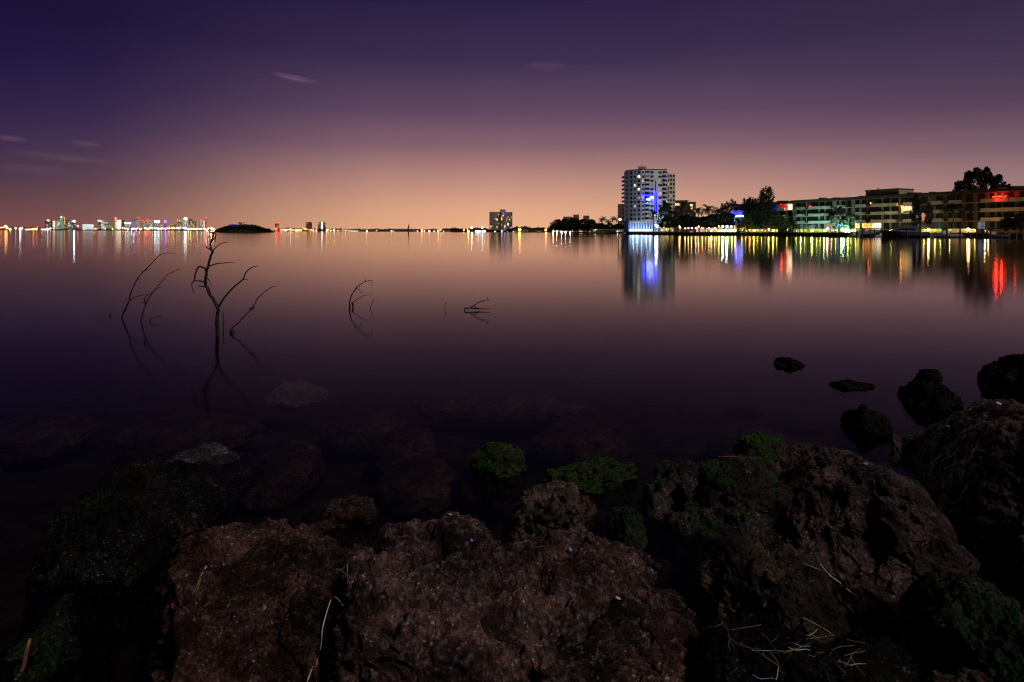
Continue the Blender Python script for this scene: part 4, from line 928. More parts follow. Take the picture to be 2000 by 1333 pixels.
def room_light(Bd, x, y, back, off, power, col, r=.15):
    q = Bd.L(facx(x, back)); d = (FB - FA).normalized(); n = Vector((d.y, -d.x)); q = q + n * off
    D = facx(x, back).y; l = bpy.data.lights.new('balcony_light', 'POINT'); l.energy = power; l.color = col; l.shadow_soft_size = r
    o = bpy.data.objects.new('balcony_light', l); COL.objects.link(o); o.parent = Bd.root; o.location = (q.x, q.y, Zat(x, y, D))
def strip(Bd, x0, x1, y, back, off, hgt, mat, name='light_strip'):
    a, e = Bd.L(facx(x0, back)), Bd.L(facx(x1, back)); z = Zat((x0 + x1) / 2, y, facx(x0, back).y); s = MB(); s.slab(a, e, off, off + .08, z - hgt / 2, z + hgt / 2); s.build(name, mat, Bd.root)

def exA(Bd, a, e, z):
    strip(Bd, 1431, 1444, 423, 4, 1.55, .40, G('ice', 9)); strip(Bd, 1445, 1457, 422.4, 4, 1.55, .35, G('ice', 7))
    room_light(Bd, 1433, 420, 4, 2.6, 420, (.03, .02, 1.0)); room_light(Bd, 1446, 420, 4, 2.6, 520, (.04, .02, 1.0)); room_light(Bd, 1458, 419, 4, 2.6, 360, (.22, .03, 1.0))
    strip(Bd, 1430, 1459, 418.6, 4, 1.56, .7, G('blue', 9))
    room_light(Bd, 1438, 429, 4, 2.6, 90, (.05, .4, 1.0))
    room_light(Bd, 1530, 401, 4, 1.1, 130, (1, .06, .03)); room_light(Bd, 1541, 399, 4, 1.1, 160, (1, .16, .05))
    for i, (x, y) in enumerate([(1525, 400), (1528, 406), (1533, 405.6), (1535, 402), (1536, 410)]): strip(Bd, x, x + .9, y, 4, .1, .35, G('red', 7), 'string_light')
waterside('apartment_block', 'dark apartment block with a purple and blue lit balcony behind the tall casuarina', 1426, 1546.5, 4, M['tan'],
          [(1427, 1430), (1434, 1440), (1443, 1448), (1451, 1456), (1459.5, 1464), (1470, 1476), (1484, 1490), (1500, 1508), (1513, 1517.6), (1524, 1532), (1540, 1546)],
          [(1432, 1442), (1443.5, 1458), (1468, 1482), (1498, 1512), (1522, 1536)],
          {(3, 2): ('orange', 2.4), (2, 2): ('pink', .9), (8, 3): ('blue', .9), (10, 3): ('warm', 7), (9, 3): ('red', .5), (1, 0): ('orange', 1.6), (2, 0): ('orange', 1.8), (3, 0): ('gold', 1.6), (10, 0): ('orange', 4)}, extra=exA)
def exB(Bd, a, e, z):
    p0, p1 = Bd.L(facx(1688.5, 0)), Bd.L(facx(1753.5, 0)); t = MB(); t.slab(p0, p1, -9, -.6, z + .003, z + 1.9); o = t.build('roof_storey', M['tan'], Bd.root)
    t = MB(); t.slab(p0, p1, -9.4, -.2, z + 1.903, z + 2.4); t.build('roof_storey_eaves', M['fascia'], o)
    an = MB(); q = Bd.L(facx(1704, 0)); an.tube([(q.x + 4, q.y + 3, z + 2.3), (q.x + 4, q.y + 3, z + 2.9)], .08, 5); an.ball((q.x + 4, q.y + 3, z + 3.0), .28, 0, 8, 5); an.build('roof_fan', M['metal'], o)
    for (x, y) in [(1700, 397), (1582, 403)]: strip(Bd, x, x + 1.3, y, 0, .1, .45, G('orange' if x > 1600 else 'red', 7), 'wall_lamp')
    room_light(Bd, 1700, 397, 0, 1.0, 25, (1, .4, .2))
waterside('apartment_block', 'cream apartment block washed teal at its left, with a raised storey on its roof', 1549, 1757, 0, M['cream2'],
          [(1557, 1562.5), (1568.5, 1573), (1577, 1583), (1585.5, 1596), (1603, 1608.5), (1615, 1624), (1634.5, 1638.5), (1644, 1650), (1656, 1662), (1671, 1677.5), (1685, 1692), (1695.5, 1703.5), (1706, 1719), (1727.5, 1736), (1743, 1754)],
          [(1559.5, 1573), (1583.5, 1607.5), (1608.6, 1625), (1640, 1655), (1675.5, 1692.5), (1705, 1735), (1736.2, 1756)],
          {(6, 0): ('blue', 3.5), (7, 0): ('teal', 2.0), (5, 0): ('pink', .5), (9, 0): ('yellow', 3.4), (10, 0): ('orange', 3.4), (11, 0): ('orange', 2.6), (12, 0): ('warm', 3.0), (2, 3): ('red', .12)}, extra=exB)
def exC(Bd, a, e, z):
    for x0, x1, y in [(1944, 1950, 385.3), (1953, 1958, 385), (1959, 1962, 385.4), (1966, 1968, 386.2)]: strip(Bd, x0, x1, y, 0, 1.54, .22, G('red', 26), 'string_light')
    room_light(Bd, 1949, 383, 0, 1.1, 320, (1, .02, .01)); room_light(Bd, 1960, 383, 0, 1.1, 400, (1, .02, .01)); room_light(Bd, 1986, 380, 0, 1.0, 25, (1, .02, .01)); room_light(Bd, 1955, 389, 0, 2.4, 120, (1, .02, .01))
    strip(Bd, 1795, 1802, 423, 0, 1.6, 1.0, G('ice', 6), 'television')
    room_light(Bd, 1763, 402, 0, 1.0, 60, (1, .35, .1))
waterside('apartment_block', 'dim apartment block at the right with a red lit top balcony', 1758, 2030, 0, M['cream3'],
          [(1761.5, 1772.5), (1776, 1785.5), (1800, 1810), (1829.5, 1840), (1852, 1863.5), (1869, 1876.5), (1888, 1898.6), (1911.6, 1922), (1934, 1941.5), (1948, 1954.5), (1962, 1978.6), (1992, 2004), (2012, 2024)],
          [(1768.5, 1786), (1820, 1845), (1858, 1880), (1920, 1943.5), (1943.7, 1974), (1976, 2006)],
          {(0, 2): ('gold', 3.0), (1, 2): ('warm', 1.6), (2, 1): ('orange', .7), (7, 0): ('ice', .25)}, extra=exC)

# seawall, fence, dock
def seawall():
    root = empty('seawall', (0, 0, 0), 0, 'long low brown plank and concrete seawall below the waterside lamps', 'seawall')
    w = MB(); c = MB(); f = MB()
    pts = [XY(x, D) for x, D in BANK]
    for i in range(len(pts) - 1):
        A, B = pts[i], pts[i + 1]; w.slab(A, B, -.95, .0, -1.2, 1.1); c.slab(A, B, -1.1, .12, 1.103, 1.32)
        n = int((B - A).length / 1.4)
        for k in range(n):
            q = A.lerp(B, (k + .5) / n); w.box(q.x - .11, q.x + .11, q.y - .2, q.y + .01, -1.2, 1.0)
    w.build('plank_wall', M['plank'], root); c.build('cap', M['concrete'], root)
seawall()
def fence(x0, x1, back, h, label):
    A, B = XY(x0, bankD(x0) + back), XY(x1, bankD(x1) + back); root = empty('fence', (A.x, A.y, 1.25), 0, label, 'fence'); e = B - A; n = int(e.length / 1.9)
    for i in range(n + 1):
        q = e * (i / n); b = MB(); b.box(q.x - .06, q.x + .06, q.y - .06, q.y + .06, 0, h); b.build('post', M['white'], root)
    b = MB()
    for z in (h * .4, h * .95): b.slab(Vector((0, 0)), e, -.03, .03, z - .05, z + .05)
    b.build('rail', M['white'], root); b = MB(); b.slab(Vector((0, 0)), e, -2.6, -2.3, 0, h * 1.15); b.build('backing_wall', M['parapet'], root)
fence(1374, 1512, 2.0, 1.25, 'pale fence on the seawall below the casuarina, lit yellow by lamps')
fence(1552, 1664, 2.0, 1.25, 'pale fence on the seawall in front of the teal washed apartment block')
fence(1800, 1905, 2.0, 1.1, 'pale fence on the seawall behind the moored pale boat')

WF = [(1327, 442.6, 'gold', 1.2, 24), (1328.6, 446.2, 'gold', 1.2, 24), (1338.6, 446.6, 'gold', 1.2, 26), (1344.6, 446, 'gold', 1.3, 26), (1351, 446, 'gold', 1.2, 24), (1359, 446, 'gold', 1.3, 26), (1364.4, 443, 'gold', 1.4, 26), (1372, 446, 'gold', 1.3, 26)]
for x, y, c, r, s in WF: lamp(x, y, bankD(x) + 3, 'warm' if int(x) % 2 else c, r, s, 'round lamp in the close row of eight right of the white tower', 'row of eight lamps right of the white tower', 1.3, 16, True, pcol='yellow')
WF2 = [(1385, 446, 'gold', 1.3, 24, 30, 'golden lamp on the seawall under the palm with the thin trunk'), (1389.5, 450.2, 'pink', 2.0, 30, 40, 'low pinkish white lamp at the left end of the yellow lit fence'), (1396.3, 446.2, 'warm', 1.2, 22, 20, 'warm lamp right of the low pinkish lamp'),
       (1404, 442.6, 'yellow', 1.2, 18, 16, 'small yellow lamp left of the two brilliant floodlights'), (1404.6, 451.2, 'lime', 1.5, 16, 60, 'low yellow green lamp under the left floodlight'), (1411.5, 451.4, 'lime', 1.4, 16, 60, 'low yellow green lamp under the right floodlight'),
       (1430, 451.2, 'lime', 1.6, 16, 70, 'low yellow green lamp below the purple lit balcony'), (1436, 450, 'warm', 1.9, 26, 40, 'warm white lamp right beside a low yellow green one'), (1464.6, 449.8, 'orange', 2.0, 30, 40, 'orange lamp below the casuarina, left of a yellow one'),
       (1473, 451.2, 'yellow', 1.6, 16, 80, 'yellow lamp right of the orange lamp below the casuarina'), (1501, 448.6, 'gold', 2.0, 30, 40, 'golden lamp at the right end of the yellow lit fence'), (1510.3, 451.2, 'yellow', 1.9, 22, 80, 'yellow lamp ending the lit fence beside the green bush'),
       (1586, 451, 'lime', 2.1, 26, 120, 'bright yellow green lamp in front of the teal washed block'), (1610, 451, 'lime', 1.5, 18, 110, 'yellow green lamp just left of a pinkish white one'), (1616, 447.2, 'pink', 1.9, 34, 60, 'pinkish white star bright lamp before the teal washed block'),
       (1643.7, 450.2, 'lime', 1.5, 22, 110, 'yellow green lamp left of the bluish white floodlight'), (1656.5, 450.6, 'lime', 1.6, 20, 110, 'yellow green lamp right of the bluish white floodlight'), (1565, 451.8, 'lime', .9, 8, 90, 'dim yellow green lamp at the left end of the fence by the teal block'),
       (1690.5, 447.6, 'pink', .9, 14, 20, 'small pink lamp over the boat on the lift'), (1813.5, 449, 'lime', 2.0, 36, 160, 'bright yellow green dock lamp between the cruiser and the pale boat'), (1827, 450.2, 'lime', 1.1, 12, 30, 'small yellow green lamp right of the bright one by the cruiser'),
       (1891, 448, 'gold', 2.7, 55, 320, 'largest golden dock lamp, on the dock at the right'), (1931.5, 452.5, 'lime', 1.0, 7, 60, 'small yellow green lamp under the blue boat canopy'), (1963, 457, 'gold', .7, 7, 8, 'small dim lamp low on the dock at the far right')]
for x, y, c, r, s, pw, lb in WF2: lamp(x, y, bankD(x) + (2.4 if x < 1680 else 1.5), c, r, s, lb, 'lamps along the waterside', 1.3, pw, True, pcol='gold' if x > 1800 else None)
for i, x in enumerate([1379, 1400, 1417, 1424.5, 1443, 1450, 1457.5, 1480, 1488, 1494.5, 1518, 1538, 1556, 1573, 1596.5, 1603, 1625, 1633, 1663, 1672, 1742, 1806, 1838, 1856, 1905]):
    lamp(x, 451.2 - .8 * (i % 3), bankD(x) + 1.6, ['yellow', 'gold', 'lime', 'yellow', 'warm'][i % 5], .8, 9, 'small low yellowish lamp added along the top of the seawall', 'added low lamps along the seawall', 1.3, 14, True, 'added_seawall_lamp', 'yellow')  # extra lamps added for the streaks of lit fence pieces
for x, y, r, s, pw, lb, pc in [(1282.5, 441, 3.4, 40, 15000, 'blinding white floodlight at the foot of the white tower', 'ice'), (1411.8, 442.6, 2.2, 40, 1100, 'left of the two brilliant icy floodlights over the lit fence', 'teal'), (1420, 442.6, 2.2, 40, 1100, 'right of the two brilliant icy floodlights over the lit fence', 'teal'),
                               (1647.6, 447, 2.0, 40, 3800, 'bluish white floodlight before the teal washed block', 'teal')]:
    lamp(x, y, bankD(x) + (14 if x < 1300 else 4), 'white' if x < 1300 else 'ice', r, s, lb, 'floodlights on the waterside', 1.3, pw, True, 'floodlight', pc)
def teal_wash():           # low wall washers on the lawn before the teal block
    for x, pw, col, lb in [(1566, 1600, 'teal', 'low wall washer lamp on the lawn at the left end of the teal block'), (1592, 1600, 'teal', 'low wall washer lamp on the lawn before the middle of the teal block'),
                           (1700, 500, 'gold', 'low golden wall washer lamp before the raised roof storey'), (1738, 500, 'gold', 'low golden wall washer lamp left of the cruiser'), (1925, 420, 'gold', 'low golden wall washer lamp under the red lit balcony')]:
        D = bankD(x) * .35 + facx(x).y * .65; lamp(x, 450.8, D, col, .7, 10, lb, 'wall washers on the lawn', 1.25, pw, True, 'wall_washer', col)
teal_wash()
rnd = random.Random(8)
for i in range(16):
    lamp(1284 + i * 1.9 + rnd.uniform(-.8, .8), rnd.uniform(444, 451), bankD(1300) + 4 + rnd.uniform(0, 3), rnd.choice(['gold', 'yellow', 'orange', 'yellow']), .55, 5, 'tiny string light among the bushes right of the white floodlight', 'string lights in the bushes', 1.3, name='garden_light')
for x, y, c in [(1330, 423, 'lime'), (1316.5, 423, 'warm'), (1318, 441, 'teal'), (1308, 440.5, 'mint'), (1304.5, 433, 'white')]:
    lamp(x, y, 300, c, .5, 5, '%s speck of light among the palms right of the white tower' % cn[c], 'specks of light among the palms', 1.3, name='garden_light')

# ------------------------------------------------------------------ trees on the right bank
T = tree
T(pm1, 1276, 296, 410, 'palm standing right in front of the white tower', None, 1.3, 1.0, 1.1)
T(bl1, 1300, 298, 396, 'tall dark tree against the right side of the white tower', None, 1.3, 0, .55)
T(pm2, 1329, 300, 391, 'tallest palm right of the white tower', 'palms right of the white tower', 1.3, 2.0)
T(pm2, 1345, 320, 400, 'palm leaning right beside the tallest palm', 'palms right of the white tower', 1.3, 4.0)
T(pm3, 1317, 292, 408, 'bushy palm between the white tower and the tallest palm', 'palms right of the white tower', 1.3, .5, 1.2)
T(pm1, 1366, 290, 404, 'lower palm left of the palm with the thin trunk', 'palms right of the white tower', 1.3, 3.1)
T(pm2, 1386.5, 272, 398, 'palm with a thin bare trunk and a round full crown', 'palms right of the white tower', 1.3, .2, 1.15)
T(pm3, 1402, 285, 402, 'palm leaning to the right of the round full crown', 'palms right of the white tower', 1.3, 5.2)
for x, D, yt, lb in [(1308, 285, 424, 'dark bush at the foot of the bushy palm'), (1340, 285, 421, 'wide dark bush behind the row of eight lamps'), (1358, 282, 424, 'dark green bush behind the right end of the row of eight lamps'), (1378, 276, 424, 'bush to the left of the thin palm trunk'),
                     (1396, 272, 420, 'bush to the right of the thin palm trunk'), (1413, 275, 416, 'tall bush left of the purple lit balcony')]:
    T(bl1, x, D, yt, lb, 'bushes behind the lamps', 1.2, x, 1.9)
for x, yt, lb in [(1413, 397, 'thin casuarina leftmost of the row'), (1421, 393.5, 'thin casuarina second from the left of the row'), (1432.5, 389.5, 'thin pointed casuarina above the purple balcony'), (1458, 388, 'casuarina left of the dense clump'), (1465.5, 385, 'casuarina in the dense clump, tallest of the clump'), (1474, 388, 'casuarina in the dense clump, next to the largest casuarina')]:
    T(ca2, x, 290 if x < 1440 else 262, yt, lb, 'casuarinas by the purple balcony', 1.2, x * .7, .95 if x < 1440 else 1.15)
T(ca1, 1496, 252, 366, 'largest casuarina, spreading upswept branches over the apartment roof', None, 1.2, .3, 1.05)
T(bl1, 1478, 246, 412, 'dark round tree under the casuarina clump', None, 1.2, .8, 1.2)
T(bl3, 1520, 231, 424, 'green lit bush at the right end of the yellow lit fence', None, 1.2, .4, 1.35, 'bush')
T(bl3, 1532, 232, 431, 'smaller green bush left of the teal washed block', None, 1.2, 1.4, 1.2, 'bush')
T(bl3, 1456, 240, 430, 'yellow lit bush behind the lit fence', None, 1.2, 2.4, 1.0, 'bush')
T(pm3, 1622, 206, 410, 'dark palm before the middle of the teal washed block', 'palms before the teal block', 1.3, .7)
T(pm2, 1634, 205, 400, 'tall palm before the middle of the teal washed block', 'palms before the teal block', 1.3, 2.2)
T(pm1, 1657, 202, 412, 'green lit palm right of the bluish floodlight', 'palms before the teal block', 1.3, 1.1)
T(pm1, 1668, 204, 417, 'shorter palm left of the yellow lit window', 'palms before the teal block', 1.3, 4.1)
T(bl3, 1645, 200, 433, 'teal lit bush behind the bluish floodlight', None, 1.3, 1.2, 1.0, 'bush')
T(bl2, 1790, 186, 384, 'black tree before the dim block, left of the white lit balcony', None, 1.3, .6, .26)
T(bl1, 1815, 185, 398, 'dark tree before the dim block, right of the white lit balcony', None, 1.3, 1.6, .32)
T(pm3, 1862, 176, 394, 'black spreading palm before the dim block', 'palms before the dim block', 1.3, 1.1, 1.3)
T(pm3, 1888, 178, 401, 'black palm behind the largest golden lamp', 'palms before the dim block', 1.3, 2.1, 1.1)
T(bl2, 1968, 166, 424, 'black bush beside the blue boat canopy', 'black bushes at the far right', 1.3, 0.0, .8)
T(bl2, 1992, 163, 418, 'black bush at the far right side, below the red lit balcony', 'black bushes at the far right', 1.3, 1.0, .9)
T(big, 1917, 222, 331, 'large airy tree rising behind the roof of the dim block', None, 1.2, .9, .85)
T(bl1, 1884, 220, 357, 'smaller tree behind the roof, left of the large airy one', None, 1.2, .4, .7)

# ------------------------------------------------------------------ boats, pilings, channel marker
def hull_mesh(L, B, H, sheer=.35, n=14):
    b = MB(); rings = []
    for i in range(n + 1):
        s = i / n; w = B / 2 * (1 - max(0, (s - .45) / .55) ** 2.2) + .02; zt = H + sheer * s * s * H; k = (.72 + .2 * (1 - s)); x = L * s - L / 2
        rings.append([(x, -w, zt), (x, -w * k, zt * .35), (x - L * .03 * s, -w * k * .55, -.35), (x - L * .03 * s, w * k * .55, -.35), (x, w * k, zt * .35), (x, w, zt)])
    vs = [p for r in rings for p in r]; fs = []
    for i in range(n):
        for j in range(5): fs.append((i * 6 + j, (i + 1) * 6 + j, (i + 1) * 6 + j + 1, i * 6 + j + 1))
        fs.append((i * 6 + 5, (i + 1) * 6 + 5, (i + 1) * 6, i * 6))
    fs.append((0, 1, 2, 3, 4, 5)); fs.append(tuple(n * 6 + k for k in (5, 4, 3, 2, 1, 0))); b.add(vs, fs); return b
def taper(b, x0, x1, w0, w1, z0, z1, rake=.5, wt=.82, mi=0):
    b.add([(x0, -w0, z0), (x1, -w1, z0), (x1, w1, z0), (x0, w0, z0), (x0 + .15, -w0 * wt, z1), (x1 - rake, -w1 * wt, z1), (x1 - rake, w1 * wt, z1), (x0 + .15, w0 * wt, z1)],
          [(0, 3, 2, 1), (4, 5, 6, 7), (0, 1, 5, 4), (1, 2, 6, 5), (2, 3, 7, 6), (3, 0, 4, 7)], mi)
def cruiser(x, D, rz, label):
    p = XY(x, D); r = empty('motor_yacht', (p.x, p.y, 0), rz, label, 'boat', 'moored boats')
    hull_mesh(11.0, 3.6, 1.5).build('hull', M['hull_blue'], r, False)
    k = MB(); taper(k, -3.2, 3.2, 1.4, 1.0, 1.6, 2.55, 1.3); k.build('cabin', M['hull_grey'], r)
    w = MB(); taper(w, -2.8, 2.55, 1.30, .98, 1.98, 2.35, .5, .93); w.build('window', M['glass'], r)
    fb = MB(); taper(fb, -3.4, 1.2, 1.35, 1.1, 2.553, 3.1, .6, .95); fb.build('flybridge', M['hull_blue'], r)
    t = MB(); t.box(-3.0, .6, -1.2, 1.2, 4.1, 4.22); 
    for xx in (-2.8, .4):
        for yy in (-1.1, 1.1): t.tube([(xx, yy, 3.05), (xx, yy, 4.12)], .04, 5)
    t.build('sun_top', M['canvas_blue'], r)
    q = MB(); q.tube([(-5.2, 1.6, 1.6), (-5.2, 1.6, 2.4), (-2.0, 1.6, 2.5)], .03, 5); q.tube([(-5.2, -1.6, 1.6), (-5.2, -1.6, 2.4), (-2.0, -1.6, 2.5)], .03, 5)
    for xx in (1, 2.2, 3.4, 4.6): q.tube([(xx, -1.3 + .1 * xx, 1.6), (xx, -1.2 + .1 * xx, 2.3)], .025, 4)
    q.tube([(1, -1.1, 2.3), (3, -.85, 2.35), (5.3, -.1, 2.6)], .025, 4); q.tube([(-3, 0, 4.2), (-3.3, 0, 6.4)], .03, 4); q.build('rail', M['metal'], r); return r
cruiser(1764, 163, math.pi - .25, 'dark blue motor yacht with a flybridge moored before the dim block')
def small_boat(x, D, rz, L, hull, label, console=True, top=False):
    p = XY(x, D); r = empty('motorboat', (p.x, p.y, 0), rz, label, 'boat', 'moored boats'); hull_mesh(L, L * .33, L * .13).build('hull', hull, r)
    c = MB(); h = L * .13; taper(c, -L * .12, L * .1, L * .09, L * .08, h, h + L * .13, .2); c.build('console', M['hull_white'], r)
    g = MB(); taper(g, -L * .02, L * .09, L * .07, L * .06, h + L * .131, h + L * .19, .2); g.build('windscreen', M['glass'], r)
    e = MB(); e.box(-L * .54, -L * .48, -.2, .2, .1, h + .5); e.build('outboard', M['metal'], r)
    if top:
        t = MB(); t.box(-L * .22, L * .12, -L * .13, L * .13, h + L * .3, h + L * .31)
        for xx in (-L * .18, L * .08):
            for yy in (-L * .1, L * .1): t.tube([(xx, yy, h), (xx, yy, h + L * .3)], .03, 4)
        t.build('canopy', M['canvas_blue'], r)
    return r
small_boat(1845, 157, math.pi - .1, 7.6, M['hull_white'], 'pale boat moored between pilings before the dim block', True, False)
small_boat(1667, 184, .2, 5.2, M['hull_grey'], 'small grey boat at the seawall below the yellow lit window')
small_boat(1937, 150, math.pi - .3, 6.4, M['hull_grey'], 'boat under a blue canopy at the right', True, True)
small_boat(1720, 172, .1, 4.6, M['hull_white'], 'small white boat left of the dark blue yacht')
def boat_lift():
    p = XY(1697, 178); r = empty('boat_lift', (p.x, p.y, 0), .1, 'wooden boat lift frame over the water left of the dark blue yacht', 'boat lift')
    for xx, yy in ((-3, -1.4), (3, -1.4), (-3, 1.4), (3, 1.4)):
        b = MB(); b.tube([(xx, yy, -1.2), (xx, yy, 2.6)], .16, 7); b.build('piling', M['wood'], r)
    for yy in (-1.4, 1.4): b = MB(); b.box(-3.2, 3.2, yy - .1, yy + .1, 2.4, 2.6); b.build('beam', M['wood'], r)
    b = MB(); b.box(-3.2, 3.2, -1.5, 1.5, 2.603, 2.7); b.build('walkway', M['plank'], r)
boat_lift()
pd_ = small_boat(1690, 176, math.pi, 4.2, M['hull_white'], 'small dark covered boat raised on the wooden boat lift'); pd_.location.z = 1.15
for i, (x, D, yt, lb) in enumerate([(1684, 168, 446, 'mooring piling before the yellow lit window'), (1699.5, 168, 446, 'mooring piling before the boat lift'), (1771.5, 152, 448, 'mooring piling before the dark blue yacht'), (1797.5, 152, 440, 'taller mooring piling left of the bright yellow green dock lamp'),
                                  (1849.5, 149, 442, 'mooring piling before the pale boat'), (1875, 150, 446, 'mooring piling left of the largest golden lamp'), (1920, 146, 447, 'mooring piling right of the largest golden lamp'), (1934.5, 145, 444, 'mooring piling before the boat with the blue canopy')]):
    p = XY(x, D); b = MB(); h = Zat(x, yt, D); b.tube([(0, 0, -1.3), (.03, 0, h * .5), (0, .02, h)], [.2, .19, .17], 8); b.tube([(0, 0, h - .02), (0, 0, h + .14)], [.18, .03], 8)
    o = b.build('mooring_piling', M['wood'], smooth=False); o.location = (p.x, p.y, 0); tag(o, lb, 'piling', 'mooring pilings')
def dock():
    A, B = XY(1868, 158), XY(1962, 149); r = empty('dock', (A.x, A.y, 0), 0, 'dark wooden dock under the largest golden lamp', 'dock'); e = B - A
    b = MB(); b.slab(Vector((0, 0)), e, -4, 0, .75, .95); b.build('deck', M['plank'], r)
    for i in range(8):
        q = e * (i / 7); b = MB(); b.tube([(q.x, q.y, -1.2), (q.x, q.y, 1.3)], .14, 6); b.build('post', M['wood'], r)
dock()
def marker():
    p = P(798, 455, 420); r = empty('channel_marker', (p.x, p.y, 0), 0, 'lone dark channel marker pile standing far out in the bay', 'marker')
    h = Zat(798, 440.5, 420)
    b = MB(); b.tube([(0, 0, -1.5), (-.05, 0, h * .5), (.08, 0, h)], [.5, .44, .36], 8); b.build('pile', M['wood'], r)
    b = MB(); b.box(-.1, .75, -.5, -.42, h - 1.7, h - .3); b.build('sign_board', M['metal'], r)
    b = MB(); b.tube([(.1, 0, h), (.1, 0, h + .7)], .1, 6); b.tube([(.1, 0, h + .7), (.1, 0, h + 1.05)], .24, 6); b.build('beacon', M['metal'], r)
marker()

# ------------------------------------------------------------------ dead branches standing in the water
def smooth_line(pts, k=5):
    out = []; n = len(pts)
    for i in range(n - 1):
        p0, p1, p2, p3 = pts[max(0, i - 1)], pts[i], pts[i + 1], pts[min(n - 1, i + 2)]
        for j in range(k):
            t = j / k; out.append(.5 * ((2 * p1) + (p2 - p0) * t + (2 * p0 - 5 * p1 + 4 * p2 - p3) * t * t + (3 * p1 - p0 - 3 * p2 + p3) * t ** 3))
    out.append(pts[-1]); return out
def zA(q): return (200 + q[0] / 3.919, 440 + q[1] / 3.919)
def zB(q): return (640 + q[0] / 5.555, 520 + q[1] / 5.555)
def branch(conv, wl, main, r0, twigs, label, seed, sway=.25, name='dead_branch', knob=None, tip=.3):
    rng = random.Random(seed); x0, yw = conv(wl); D = WL(x0, yw); base = P(x0, yw, D)
    root = empty(name, (base.x, base.y, 0), 0, label, 'branch', 'dead branches standing in the water')
    a1 = rng.uniform(-sway, sway)
    def to3(q, dd): x, y = conv(q); return P(x, y, D + dd) - Vector((base.x, base.y, 0))
    ztop = max(1e-3, to3(main[-1], 0).z)
    def dd(q): return a1 * max(0, to3(q, 0).z) / max(.3, ztop)
    pts = [to3(q, dd(q)) for q in main]
    pts = [Vector((pts[0].x + (pts[0].x - pts[1].x) * .4, pts[0].y, -.45))] + pts
    L = smooth_line(pts); L = [p + Vector((rng.gauss(0, r0 * .12), rng.gauss(0, r0 * .12), rng.gauss(0, r0 * .12))) for p in L]; n = len(L)
    b = MB(); b.tube(L, [r0 * (1 - (1 - tip) * (i / (n - 1)) ** .9) * rng.uniform(.9, 1.12) for i in range(n)], 7)
    for _ in range(max(3, int(len(main) * .8))):            # snapped-off stubs along the stem
        i = rng.randrange(6, n - 1); p = L[i]; t_ = (L[i] - L[i - 1]).normalized(); u = (t_ * .5 + Vector((rng.gauss(0, .8), rng.gauss(0, .4), rng.gauss(.1, .6)))).normalized()
        ln = r0 * rng.uniform(1.5, 4.5); b.tube([p, p + u * ln * .6, p + u * ln + Vector((0, 0, rng.uniform(-.2, .3) * ln))], [r0 * .42, r0 * .26, r0 * .12], 5)
    if knob: k3 = to3(knob[0], 0); b.ball(k3, knob[1], 0, 8, 6); b.ball(k3 + Vector((.03, .02, -.04)), knob[1] * .8, 0, 8, 6)
    b.build('stem', M['twig'], root, True)
    for tw, r in twigs:
        q = [to3(c, dd(c) + (rng.uniform(-.04, .04) if i else 0)) for i, c in enumerate(tw)]; q = smooth_line(q, 4); n = len(q)
        t = MB(); t.tube(q, [r * (1 - .65 * i / (n - 1)) for i in range(n)], 5); t.build('twig', M['twig'], root, True)
    return root
branch(zA, (880, 848), [(880, 846), (877, 700), (885, 635), (830, 540), (790, 450), (795, 380), (815, 290), (838, 215), (828, 150), (845, 90), (862, 50), (888, 40)], .026,
       [([(838, 215), (860, 180), (910, 140), (960, 133)], .010), ([(862, 60), (868, 95), (857, 150), (866, 165)], .006), ([(838, 214), (858, 206)], .013), ([(805, 320), (870, 298), (960, 288), (1015, 290)], .010),
        ([(790, 335), (740, 318), (712, 370), (703, 425), (685, 445), (690, 490), (708, 522)], .013), ([(787, 437), (745, 428), (703, 425)], .014), ([(805, 405), (825, 440), (840, 467)], .006), ([(785, 335), (792, 370)], .009),
        ([(885, 632), (930, 560), (1000, 480), (1075, 415), (1100, 360), (1150, 322), (1188, 315)], .014), ([(1075, 415), (1095, 414), (1115, 422)], .009), ([(880, 630), (906, 622)], .012)],
       'tallest dead branch in the water, forking to the right', 1)
branch(zA, (985, 822), [(985, 815), (1050, 740), (1145, 635), (1190, 560), (1250, 505), (1300, 472), (1328, 474)], .012, [([(1145, 635), (1172, 628)], .012), ([(1148, 636), (1162, 656)], .009), ([(1130, 640), (1150, 632)], .014)],
       'slanting dead branch rising from a dark knob in the water', 2, knob=((988, 806), .028))
branch(zA, (926, 786), [(926, 784), (928, 720), (927, 660)], .008, [([(927, 690), (931, 675)], .004)], 'thin straight stick right of the tallest dead branch', 3)
branch(zA, (148, 712), [(150, 708), (175, 650), (205, 580), (220, 510), (270, 410), (325, 345), (410, 260), (430, 235), (480, 215), (558, 217)], .014,
       [([(320, 352), (345, 340), (372, 334)], .007), ([(266, 414), (290, 416)], .008), ([(205, 580), (260, 548), (350, 525)], .009), ([(405, 262), (418, 258)], .008)], 'leftmost dead branch, arching over to the right', 4, tip=.22)
branch(zA, (298, 738), [(298, 733), (305, 690), (330, 610), (365, 545), (410, 485), (470, 415), (510, 370), (600, 333)], .013,
       [([(410, 490), (440, 478), (467, 472)], .007), ([(330, 605), (322, 565), (355, 530), (385, 512)], .010), ([(462, 420), (485, 420)], .007), ([(330, 602), (350, 604)], .009)], 'dead branch second from the left, with a loop in its middle', 5, tip=.22)
branch(zA, (362, 737), [(362, 733), (400, 705), (430, 702), (460, 703)], .008, [([(375, 722), (390, 722)], .004)], 'small hooked twig barely above the water', 6)
branch(zA, (60, 694), [(58, 693), (60, 688), (64, 690)], .012, [([(58, 692), (52, 690)], .006)], 'tiny dark stub in the water at the far left', 7, name='stub')
